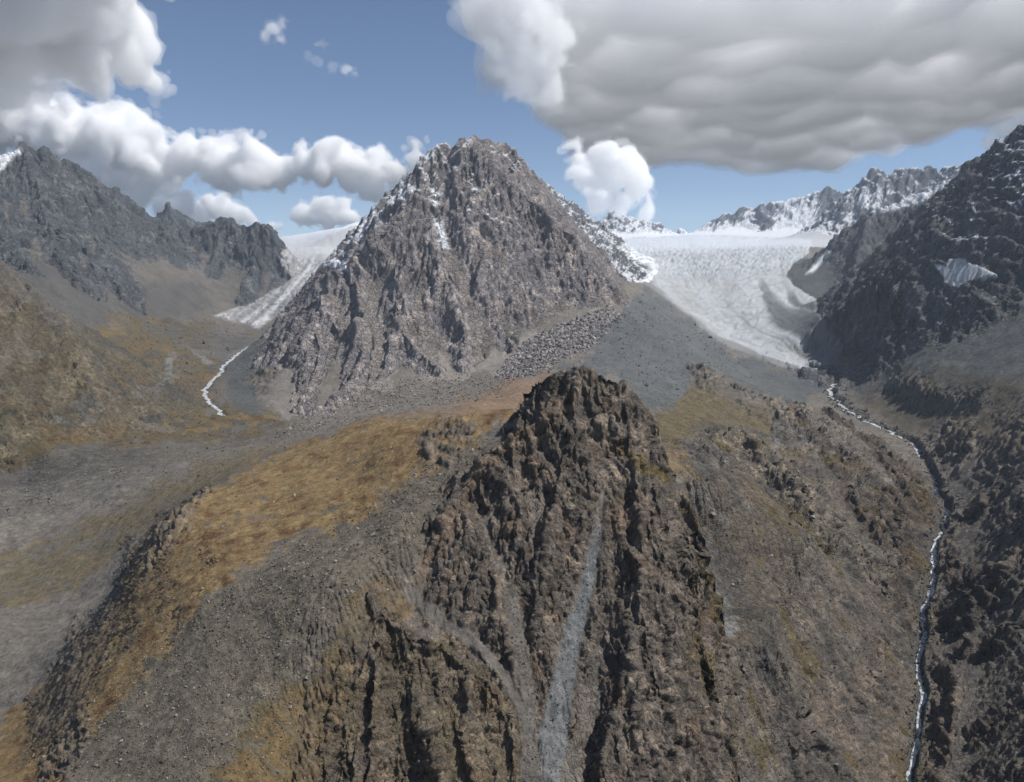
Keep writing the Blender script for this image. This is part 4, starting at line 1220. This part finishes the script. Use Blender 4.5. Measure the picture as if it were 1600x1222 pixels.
VI = np.arange(NRF * NA).reshape(NRF, NA)
QD = np.stack([VI[:-1, :-1], VI[:-1, 1:], VI[1:, 1:], VI[1:, :-1]], -1).reshape(-1, 4)
QR = RID[:-1, :-1].ravel()
PALL = np.stack([X3, Y3, Z3], -1).reshape(-1, 3)
CALL = C.reshape(-1, 3)
for key, rid in REG.items():
    qs = QD[QR == rid]
    if len(qs) == 0:
        continue
    used = np.zeros(NRF * NA, bool); used[qs.ravel()] = True
    remap = np.cumsum(used) - 1
    nm, lb, ct, mt = INFO[key]
    o = mesh_from(nm, PALL[used], remap[qs], mt, CALL[used])
    tag(o, lb, ct, None, 'structure')
    print(key, o.name, len(qs))
print('terrain', time.time() - T0)

# ------------------------------------------------------------------ air: one even, thin haze over the whole scene
def box_mesh(name, lo, hi, mat):
    v = np.array([(x, y, z) for x in (lo[0], hi[0]) for y in (lo[1], hi[1]) for z in (lo[2], hi[2])], f32)
    q = np.array([(0, 1, 3, 2), (4, 6, 7, 5), (0, 4, 5, 1), (2, 3, 7, 6), (0, 2, 6, 4), (1, 5, 7, 3)])
    return mesh_from(name, v, q, mat, smooth=False)


gm = bpy.data.materials.new('bare_ground'); gm.use_nodes = True
gb = gm.node_tree.nodes['Principled BSDF']; gb.inputs['Roughness'].default_value = .95
gn = gm.node_tree.nodes.new('ShaderNodeTexNoise'); gn.inputs['Scale'].default_value = 40.0; gn.inputs['Detail'].default_value = 8
gr = gm.node_tree.nodes.new('ShaderNodeValToRGB')
gr.color_ramp.elements[0].color = (.07, .06, .045, 1); gr.color_ramp.elements[1].color = (.20, .17, .13, 1)
gm.node_tree.links.new(gn.outputs['Fac'], gr.inputs[0]); gm.node_tree.links.new(gr.outputs[0], gb.inputs['Base Color'])
GZ = float(Z3.min()) - 25
gs = mesh_from('ground', np.array([(-15000, -2800, GZ), (15000, -2800, GZ), (15000, 15400, GZ), (-15000, 15400, GZ)], f32), np.array([[0, 1, 2, 3]]), gm, smooth=False)
tag(gs, 'bare brown ground far below the slopes', 'ground', None, 'structure')
hm = bpy.data.materials.new('thin_haze')
hm.use_nodes = True
hm.node_tree.nodes.remove(hm.node_tree.nodes['Principled BSDF'])
pv = hm.node_tree.nodes.new('ShaderNodeVolumePrincipled')
pv.inputs['Color'].default_value = (.72, .84, 1.0, 1)
pv.inputs['Density'].default_value = 2.6e-5
pv.inputs['Anisotropy'].default_value = 0.0
hm.node_tree.links.new(pv.outputs[0], hm.node_tree.nodes['Material Output'].inputs['Volume'])
ZTOP = float(max(Z3.max(), 0)) + 25
hz = box_mesh('haze', (-15500, -3000, GZ - 60), (15500, 15800, ZTOP), hm)
tag(hz, 'thin blue haze filling the valley air', 'haze', None, 'stuff')

# ------------------------------------------------------------------ clouds: closed meshes filled with evenly dense droplets
def surface_nets(f, org, h):
    """closed mesh of the zero level of a sampled field (positive inside)"""
    s = f > 0
    n = np.array(f.shape)
    pos = np.zeros(tuple(n - 1) + (3,), f32); cnt = np.zeros(tuple(n - 1), f32)
    corner = [(i, j, k) for i in (0, 1) for j in (0, 1) for k in (0, 1)]
    sl = lambda c: tuple(slice(c[a], n[a] - 1 + c[a]) for a in range(3))
    for c in corner:
        for ax in range(3):
            if c[ax] == 0:
                d = list(c); d[ax] = 1
                a, b = f[sl(c)], f[sl(d)]
                m = (a > 0) != (b > 0)
                t = np.where(m, a / np.where(m, a - b, 1), 0)
                for q in range(3):
                    pos[..., q] += np.where(m, (t if q == ax else c[q]), 0)
                cnt += m
    act = cnt > 0
    vid = np.full(act.shape, -1, np.int64); vid[act] = np.arange(act.sum())
    I = np.argwhere(act)
    V = (pos[act] / cnt[act][:, None] + I) * h + org
    quads = []
    for ax in range(3):
        b, c = (ax + 1) % 3, (ax + 2) % 3
        lo = [slice(1, n[q] - 1) for q in range(3)]; lo[ax] = slice(0, n[ax] - 1)
        hi = list(lo); hi[ax] = slice(1, n[ax])
        s0, s1 = s[tuple(lo)], s[tuple(hi)]
        for flip, m in ((0, s0 & ~s1), (1, ~s0 & s1)):
            p = np.argwhere(m)
            if len(p) == 0:
                continue
            for q in range(3):
                if q != ax:
                    p[:, q] += 1
            def at(db, dc):
                r = p.copy(); r[:, b] -= db; r[:, c] -= dc
                return vid[r[:, 0], r[:, 1], r[:, 2]]
            qd = np.stack([at(1, 1), at(0, 1), at(0, 0), at(1, 0)], 1)
            quads.append(qd[:, ::-1] if flip else qd)
    return V.astype(f32), np.concatenate(quads)


def cloud_material(name, dens, aniso=0.0, skin=0.0):
    m = bpy.data.materials.new(name)
    m.use_nodes = True
    nt = m.node_tree
    nt.nodes.remove(nt.nodes['Principled BSDF'])
    out = nt.nodes['Material Output']
    sc = nt.nodes.new('ShaderNodeVolumeScatter')
    sc.inputs['Color'].default_value = (1, 1, 1, 1)
    sc.inputs['Density'].default_value = dens
    sc.inputs['Anisotropy'].default_value = aniso
    nt.links.new(sc.outputs[0], out.inputs['Volume'])
    if skin:
        mx = nt.nodes.new('ShaderNodeMixShader'); mx.inputs[0].default_value = skin
        tr = nt.nodes.new('ShaderNodeBsdfTransparent'); df = nt.nodes.new('ShaderNodeBsdfTranslucent')
        df.inputs['Color'].default_value = (.95, .95, .95, 1)
        nt.links.new(tr.outputs[0], mx.inputs[1]); nt.links.new(df.outputs[0], mx.inputs[2])
        nt.links.new(mx.outputs[0], out.inputs['Surface'])
    return m


def main_island(V, Q):
    lab = np.arange(len(V))
    for _ in range(400):
        m = lab[Q].min(1)
        new = lab.copy()
        for q in range(4):
            np.minimum.at(new, Q[:, q], m)
        new = new[new]
        if (new == lab).all():
            break
        lab = new
    best = np.bincount(lab).argmax()
    Q = Q[lab[Q[:, 0]] == best]
    used = np.unique(Q)
    remap = np.full(len(V), -1); remap[used] = np.arange(len(used))
    return V[used], remap[Q]


def blur3d(f):
    for ax in range(3):
        g = np.moveaxis(f, ax, 0).copy()
        g[1:-1] = (g[:-2] + 2 * g[1:-1] + g[2:]) * f32(.25)
        f = np.moveaxis(g, 0, ax)
    f = f.copy()
    f[[0, -2, -1]] = -1; f[:, [0, -2, -1]] = -1; f[:, :, [0, -2, -1]] = -1
    return f


def cloud(label, blobs, D, h_px=2.6, base=None, rough=1.0, mfp=170.0, veil=3.2, core=.085, thick=1.0, group=None, seed=0.0, mat=None, squash=1.0, world_pts=False, billow=1.0):
    """blobs: (u, v, radius in pixels of the photograph, depth offset in radii); all at about D metres"""
    s = D / F
    B = []
    for b in blobs:
        if world_pts:
            B.append(b)
            continue
        u, v, r = b[:3]
        off = b[3] if len(b) > 3 else 0.0
        p = np.array(P(u, v, D + off * r * s))
        B.append((*p, r * s))
    B = np.array(B)
    h = h_px * s
    big = B[:, 3].max()
    lo = (B[:, :3] - 1.5 * B[:, 3:]).min(0) - 3 * h; hi = (B[:, :3] + 1.5 * B[:, 3:]).max(0) + 3 * h
    n = np.ceil((hi - lo) / h).astype(int)
    g = [lo[i] + h * np.arange(n[i]) for i in range(3)]
    x, y, z = [q.astype(f32) for q in np.meshgrid(*g, indexing='ij')]
    f = np.full(x.shape, -1e9, f32)
    for bx, by, bz, r in B:
        d = np.sqrt((x - bx) ** 2 + ((y - by) / thick) ** 2 + ((z - bz) / squash) ** 2)
        f = np.maximum(f, (r - d) / f32(big))
    near = f > -.75
    xs, ys, zs = x[near], y[near], z[near]
    lam = big * 1.1
    nz = np.zeros(xs.shape, f32)
    a = 1.0
    for k in range(6):
        if lam < 2.2 * h:
            break
        pn = perlin(xs, ys, zs, lam, seed + 5.3 * k)
        nz += f32(a) * (billow * (1.6 * np.abs(pn) - .42) + (1 - billow) * pn) if k < 4 else f32(a) * pn * f32(1.3)
        lam *= .5; a *= .60
    f[near] += f32(.55 * rough) * nz
    if base is not None:
        zb = P(800, base, D)[2]
        f = np.minimum(f, (z - zb) / f32(big) * 1.2 + .35 * perlin(x, y, z, big * .9, seed + 2.0) * rough)
    f[[0, -1]] = -1; f[:, [0, -1]] = -1; f[:, :, [0, -1]] = -1
    V, Q = surface_nets(f, lo, h)
    ctr = V.mean(0)
    o = mesh_from('cloud', V - ctr, Q, mat or cloud_material('cloud_edge', 1.0 / (veil * mfp), 0.0, .015))
    o.location = ctr
    tag(o, label, 'cloud', group)
    g2 = blur3d(f)[::2, ::2, ::2]
    V, Q = main_island(*surface_nets(g2 - f32(core), lo, 2 * h))
    c = mesh_from('cloud_core', V - ctr, Q, cloud_material('cloud_droplets', 1.0 / mfp))
    c.parent = o
    print('cloud', len(V), len(Q), f.shape)
    return o



cloud('bright white cumulus cloud standing behind the right shoulder of the pointed peak', [(960, 262, 42), (925, 275, 32), (992, 296, 26), (968, 318, 24), (905, 248, 18), (990, 265, 26), (945, 300, 28), (1003, 328, 14)], 12500, seed=1.0, mfp=130)
cloud('long white cumulus bank over the dark left mountain wall', [(-30, 190, 60), (20, 190, 50), (75, 205, 56), (130, 215, 58), (190, 222, 56), (240, 250, 48), (300, 246, 42), (345, 255, 44), (395, 252, 42), (428, 265, 28), (210, 290, 40), (150, 280, 45), (265, 295, 30), (300, 215, 14), (355, 212, 14), (400, 212, 12)], 20000, seed=2.0, h_px=3.1)
cloud('low white cumulus reaching from the cumulus bank to the pointed peak', [(475, 258, 28), (505, 258, 32), (545, 260, 34), (585, 270, 32), (622, 275, 26), (655, 250, 22), (520, 232, 14), (475, 230, 12)], 20000, seed=3.0)
cloud('small flat cumulus just above the left glacier', [(478, 336, 22), (505, 328, 25), (532, 334, 23), (550, 342, 12), (512, 348, 16)], 24000, seed=4.0)
cloud('small cumulus peeping over the rock knobs of the left wall', [(310, 330, 20), (345, 325, 25), (370, 333, 21), (390, 343, 12)], 24000, seed=5.0)
cloud('tiny cumulus low behind the last rock knob', [(424, 356, 11), (437, 354, 8)], 24000, seed=5.7)
cloud('small lone white puff high in the blue', [(415, 55, 11), (428, 45, 13), (440, 36, 9), (436, 60, 9)], 12000, seed=6.0, h_px=2.0, mfp=260, veil=4, core=.2)
cloud('thin torn wisp high in the blue, lower of the two', [(482, 88, 8), (495, 96, 9), (520, 105, 9), (540, 108, 10), (553, 114, 7), (505, 70, 6), (496, 70, 5)], 12000, seed=7.0, h_px=2.0, mfp=300, veil=4, core=.25)
cloud('dark grey cloud with a bright ragged edge in the upper left corner', [(-80, 60, 90), (20, 20, 80), (10, 95, 60), (90, 60, 80), (150, 20, 55), (178, 60, 38), (165, 105, 42), (100, 110, 45), (195, 100, 18), (190, -10, 30), (60, -60, 90), (150, -50, 60), (80, -160, 120), (-40, -120, 120), (150, -180, 90), (60, -60, 110, -1.2), (120, -130, 110, -1.2), (-60, 20, 100, -1.2)], 7000, seed=8.0, h_px=4.6, mfp=110)
cloud('scrap of white cloud beside the skyline of the right mountain', [(1548, 222, 16), (1575, 200, 18), (1600, 185, 20), (1630, 180, 24)], 15000, seed=9.0, mfp=200)
R8 = np.random.default_rng(5)
deck = []


def inside_deck(x, y):
    if y > 14500:
        left = np.interp(y, [14500, 19000, 22500, 26000, 30000, 33000], [-250, 100, 700, 2100, 3100, 4300])
        return x > left + 350 * math.sin(y / 1500) and y < 32500 - max(0, x - 13500) * 2.2 and x < 20500
    if y > 4200:
        return x > 13500
    if y > 2000:  # nearer rows hang out of view, added to shade the land below
        return x > 4900
    if y > -430:
        return x > 4300
    return x > 1500  # stretch above and behind the viewer, added to darken the foreground


grid_pts = [(gx, gy, 380) for gx in np.arange(-600, 20000, 1150) for gy in np.arange(350, 33500, 1150)]
grid_pts += [(gx, gy, 120) for gx in np.arange(1000, 5400, 560) for gy in np.arange(-1980, -420, 520)]  # extra unseen cloud lobes that cast the foreground shade
for gx, gy, jt in grid_pts:
        x, y = gx + R8.uniform(-jt, jt), gy + R8.uniform(-jt, jt)
        if inside_deck(x, y):
            zz_ = 2700 + .215 * max(0, min(y, 15500) - 1000)
            deck.append((x, y, zz_ + R8.uniform(-150, 500), R8.uniform(1000, 1650) if y > 6000 else R8.uniform(800, 1000) if y > 1500 else R8.uniform(820, 940)))
for _ in range(70):
    y = R8.uniform(15000, 32500)
    left = np.interp(y, [14500, 19000, 22500, 26000, 30000, 33000], [-250, 100, 700, 2100, 3100, 4300])
    deck.append((left + R8.uniform(-500, 900), y, 5750 + R8.uniform(-350, 900), R8.uniform(380, 900)))
for _ in range(70):
    x = R8.uniform(4200, 16500)
    deck.append((x, 32500 - max(0, x - 13500) * 2.2 + R8.uniform(-900, 1100), 5750 + R8.uniform(-450, 700), R8.uniform(400, 950)))
cloud('huge flat grey cloud deck filling the upper right of the sky, plus an added unseen stretch shading the foreground', deck, 18000, seed=10.0, h_px=8.5, mfp=600, squash=.66, world_pts=True, core=.10, veil=3, billow=.3, rough=.62)
cloud('white ragged cumulus heap on the left edge of the grey cloud deck', [(772, 70, 20), (788, 48, 24), (784, 100, 26), (810, 80, 32), (835, 25, 36), (845, 95, 38), (825, 135, 28), (798, 135, 18), (860, 150, 28), (815, 0, 30), (868, 55, 36)], 13500, seed=11.0, h_px=2.8, mfp=420, veil=3, core=.12)

# ------------------------------------------------------------------ streams
def water_material(name):
    m = bpy.data.materials.new(name); m.use_nodes = True
    nt = m.node_tree; N = nt.nodes; L = nt.links
    bs = N['Principled BSDF']; bs.inputs['Roughness'].default_value = .35
    geo = N.new('ShaderNodeNewGeometry')
    mp = N.new('ShaderNodeMapping'); mp.inputs['Scale'].default_value = (.22, .10, .10)
    L.new(geo.outputs['Position'], mp.inputs['Vector'])
    nz = N.new('ShaderNodeTexNoise'); nz.inputs['Scale'].default_value = 1.0; nz.inputs['Detail'].default_value = 5; nz.inputs['Roughness'].default_value = .7
    L.new(mp.outputs[0], nz.inputs['Vector'])
    cr = N.new('ShaderNodeValToRGB')
    cr.color_ramp.elements[0].position = .42; cr.color_ramp.elements[0].color = (.16, .175, .175, 1)
    cr.color_ramp.elements[1].position = .58; cr.color_ramp.elements[1].color = (.74, .76, .76, 1)
    L.new(nz.outputs['Fac'], cr.inputs[0]); L.new(cr.outputs[0], bs.inputs['Base Color'])
    bp_ = N.new('ShaderNodeBump'); bp_.inputs['Strength'].default_value = .6; bp_.inputs['Distance'].default_value = 1.0
    L.new(nz.outputs['Fac'], bp_.inputs['Height']); L.new(bp_.outputs['Normal'], bs.inputs['Normal'])
    return m


MAT_WATER = water_material('white_water')


def ribbon(name, line, width, label, seed):
    n = 14
    P3 = smooth_line(line, n) if len(line) < 150 else smooth_line(line, 4)
    t = np.gradient(P3[:, :2], axis=0); t /= np.linalg.norm(t, axis=1, keepdims=True) + 1e-9
    nr = np.c_[-t[:, 1], t[:, 0]]
    s = np.cumsum(np.r_[0, np.linalg.norm(np.diff(P3[:, :2], axis=0), axis=1)]).astype(f32)
    z = np.zeros_like(s)
    w = width(P3[:, 1])
    mid = (.55 * perlin(s, z, z, 60.0, seed) + .35 * perlin(s, z, z, 22.0, seed + 2)) * w
    wl = w * (.6 + .75 * perlin(s, z + 5, z, 26.0, seed + 4) + .35 * perlin(s, z + 5, z, 9.0, seed + 5)); wr = w * (.6 + .75 * perlin(s, z + 9, z, 21.0, seed + 6) + .35 * perlin(s, z + 9, z, 8.0, seed + 7))
    cols = []
    for f in (-1, -.5, 0, .5, 1):
        off = mid + np.where(f < 0, f * np.maximum(wl, .18 * w), f * np.maximum(wr, .18 * w))
        zc = P3[:, 2] + .2 + .5 * (1 - abs(f)) + .35 * perlin(s, z + f * 3, z, 9.0, seed + 11)
        cols.append(np.c_[P3[:, :2] + nr * off[:, None], zc])
    V = np.stack(cols, 1).reshape(-1, 3)
    k = np.arange((len(P3) - 1) * 5).reshape(-1, 5)[:, :4].ravel()
    Q = np.stack([k, k + 1, k + 6, k + 5], 1)
    o = mesh_from(name, V, Q, MAT_WATER)
    return tag(o, label, 'stream', None, 'structure')


ribbon('stream', STREAM_R, lambda y: .0040 * y + 1.0, 'white foaming stream falling through the gorge on the right', 3.0)
ribbon('stream', STREAM_L, lambda y: .0036 * y + 1.5, 'pale braided stream flowing down the left valley from its glacier', 13.0)

# ------------------------------------------------------------------ loose stones
def stone_shapes(n, pts=13):
    out = []
    import bmesh
    for i in range(n):
        bm = bmesh.new()
        for _ in range(pts):
            v = RNG.normal(size=3); v /= np.linalg.norm(v)
            bm.verts.new(Vector(v * RNG.uniform(.75, 1.1) * np.array([1.15, .9, .72])))
        r = bmesh.ops.convex_hull(bm, input=bm.verts)
        bmesh.ops.delete(bm, geom=[g for g in r['geom_interior'] if isinstance(g, bmesh.types.BMVert)], context='VERTS')
        bmesh.ops.triangulate(bm, faces=bm.faces)
        bm.verts.index_update()
        out.append((np.array([v.co for v in bm.verts], f32), np.array([[v.index for v in f.verts] for f in bm.faces])))
        bm.free()
    return out


SHAPES = stone_shapes(8)
SMALL = stone_shapes(8, 7)
MAT_STONE = terrain_material('stone', .92, .6, 3.0, .25)


def rot(n):
    q = RNG.normal(size=(n, 4)); q /= np.linalg.norm(q, axis=1, keepdims=True)
    w, x, y, z = q.T
    return np.stack([np.stack([1 - 2 * (y * y + z * z), 2 * (x * y - z * w), 2 * (x * z + y * w)], -1),
                     np.stack([2 * (x * y + z * w), 1 - 2 * (x * x + z * z), 2 * (y * z - x * w)], -1),
                     np.stack([2 * (x * z - y * w), 2 * (y * z + x * w), 1 - 2 * (x * x + y * y)], -1)], 1).astype(f32)


cellarea = np.abs(np.gradient(UF, axis=1)) * np.abs(np.gradient(VF, axis=0))
cellarea = np.minimum(cellarea, 4)
frontal = (VF <= np.minimum.accumulate(VF, axis=0) + 2)


def spots(mask, n):
    w = (mask * cellarea * frontal)[:-1, :-1].ravel().astype(np.float64)
    k = np.searchsorted(np.cumsum(w), RNG.random(n) * w.sum()).clip(0, w.size - 1)
    i, j = k // (NA - 1), k % (NA - 1)
    a, b = RNG.random(n).astype(f32)[:, None], RNG.random(n).astype(f32)[:, None]
    g = lambda ii, jj: np.stack([X3[ii, jj], Y3[ii, jj], Z3[ii, jj]], 1)
    p = (g(i, j) * (1 - a) + g(i + 1, j) * a) * (1 - b) + (g(i, j + 1) * (1 - a) + g(i + 1, j + 1) * a) * b
    return p, C[i, j]


def rubble(name, label, mask, n, size_px, cols, vary=.35):
    shp = SHAPES if size_px[0] > 4 else SMALL
    p, base = spots(mask, n)
    sz = size_px[0] * np.exp(RNG.normal(size=n) * size_px[1]) * p[:, 1] / F * .5
    R = rot(n)
    kind = RNG.integers(0, len(shp), n)
    VV, QQ, CC = [], [], []
    off = 0
    tint = (base * cols[0] + np.array(cols[1]) * (1 - cols[0])) * (1 + vary * RNG.normal(size=(n, 1)))
    for k, (v, f) in enumerate(shp):
        ii = np.nonzero(kind == k)[0]
        if len(ii) == 0:
            continue
        w = np.einsum('nij,vj->nvi', R[ii], v) * sz[ii][:, None, None] + p[ii][:, None, :]
        w[:, :, 2] += (.25 * sz[ii])[:, None]
        VV.append(w.reshape(-1, 3)); CC.append(np.repeat(tint[ii], len(v), 0))
        QQ.append((f[None] + (np.arange(len(ii)) * len(v))[:, None, None]).reshape(-1, 3) + off)
        off += len(ii) * len(v)
    o = mesh_from(name, np.concatenate(VV), np.concatenate(QQ), MAT_STONE, np.clip(np.concatenate(CC), .02, .6), smooth=False)
    return tag(o, label, 'stones', None, 'stuff')


notice = (1 - rock) * (1 - ice) * (1 - bed)
SCREE_NEAR = region([(-100, 1330), (100, 1150), (300, 960), (480, 840), (600, 780), (690, 700), (760, 690), (720, 760), (640, 900), (560, 990), (460, 1330)], 230, 720, 10) * notice
FIELD = region([(775, 590), (790, 565), (860, 515), (950, 484), (975, 490), (930, 535), (880, 560), (830, 598)], 1700, 3100, 6) * notice
APRON = region([(420, 690), (470, 655), (570, 605), (640, 595), (700, 590), (800, 590), (780, 620), (640, 640), (520, 665), (400, 705)], 1000, 2400, 8) * notice
RIGHTH = region([(1060, 700), (1200, 640), (1300, 640), (1460, 820), (1440, 1100), (1300, 1222), (1120, 1222), (1110, 850)], 400, 1800, 12)
rubble('scree', 'countless small stones covering the slope left of the dark crag', SCREE_NEAR, 11000, (3.2, .32), (.55, (.17, .15, .115)))
rubble('rubble', 'pale boulder rubble in a band at the right foot of the pointed peak', FIELD, 4200, (4.2, .34), (.3, (.26, .235, .225)))
rubble('rubble', 'grey stones strewn over the apron below the peak', APRON, 3200, (2.6, .35), (.6, (.22, .195, .17)))
rubble('stones', 'brown stones scattered over the hillside between crag and gorge', RIGHTH, 3000, (2.6, .4), (.6, (.17, .145, .115)))

VALLEY = region([(60, 705), (150, 600), (200, 500), (330, 500), (400, 540), (350, 640), (450, 660), (300, 760), (100, 800), (-80, 830), (-80, 720)], 850, 4000, 10) * notice * (DLf > 25)
MORA = (RID == REG['moraine']) * 1.0
GRASSY = region([(330, 760), (470, 690), (640, 645), (790, 645), (690, 720), (575, 800), (400, 880), (280, 990), (100, 1200), (-60, 1330), (190, 930), (215, 860)], 240, 900, 10) * notice
BEDS = sstep(3.2, 1.2, DRf / (0.0048 * YF + 1.5)) * (YF < 2500) * (YF > 560)
CHS = sstep(2.5, -1, CHf[0]) * (YF < 470) + sstep(2.5, -1, CHf[1])
rubble('stones', 'small stones strewn over the left valley floor and its rubble tongue', VALLEY, 3600, (2.1, .40), (.7, (.16, .15, .135)))
rubble('stones', 'small stones on the blue-grey moraine bank', MORA, 1300, (1.9, .40), (.7, (.14, .145, .14)))
rubble('stones', 'scattered stones poking through the golden grass spur', GRASSY, 1500, (2.0, .45), (.3, (.20, .18, .15)))
rubble('stones', 'wet dark stones lining the gorge stream', BEDS, 2200, (3.4, .45), (.3, (.085, .078, .07)))
rubble('stones', 'loose stones lying in the gravel chutes of the dark crag', CHS, 2600, (2.0, .45), (.6, (.14, .135, .125)))

STONE_MESH = []
for k, (v, f) in enumerate(SHAPES):
    me = bpy.data.meshes.new('boulder')
    me.from_pydata(v.tolist(), [], f.tolist()); me.update()
    at = me.color_attributes.new('Col', 'FLOAT_COLOR', 'POINT')
    g = .17 + .012 * k
    at.data.foreach_set('color', np.tile(np.array([g * 1.06, g * .97, g * .88, 1], f32), len(v)))
    me.materials.append(MAT_STONE)
    STONE_MESH.append(me)


def boulders(mask, n, size_px, label, group, ymax=1e9):
    p, _ = spots(mask, n)
    sz = size_px[0] * np.exp(np.abs(RNG.normal(size=n)) * size_px[1]) * p[:, 1] / F * .5
    for q, s in zip(p, sz):
        o = bpy.data.objects.new('boulder', random.choice(STONE_MESH))
        o.location = (q[0], q[1], q[2] + .2 * s)
        o.scale = (s * random.uniform(.85, 1.2), s * random.uniform(.85, 1.2), s * random.uniform(.8, 1.1))
        o.rotation_euler = (random.uniform(-.5, .5), random.uniform(-.5, .5), random.uniform(0, 6.28))
        COL.objects.link(o)
        tag(o, label, 'boulder', group)


boulders(FIELD, 110, (6.5, .22), 'large pale boulder in the rubble band at the right foot of the pointed peak', 'boulders at the foot of the peak')
boulders(SCREE_NEAR, 90, (6.0, .25), 'weathered grey-brown boulder lying on the stony slope left of the crag', 'boulders on the stony slope')
boulders(APRON, 40, (5.0, .25), 'grey boulder resting on the pale apron below the peak', 'boulders on the apron')
boulders(RIGHTH, 45, (6.0, .3), 'brown boulder on the hillside between the crag and the gorge', 'boulders on the hillside')
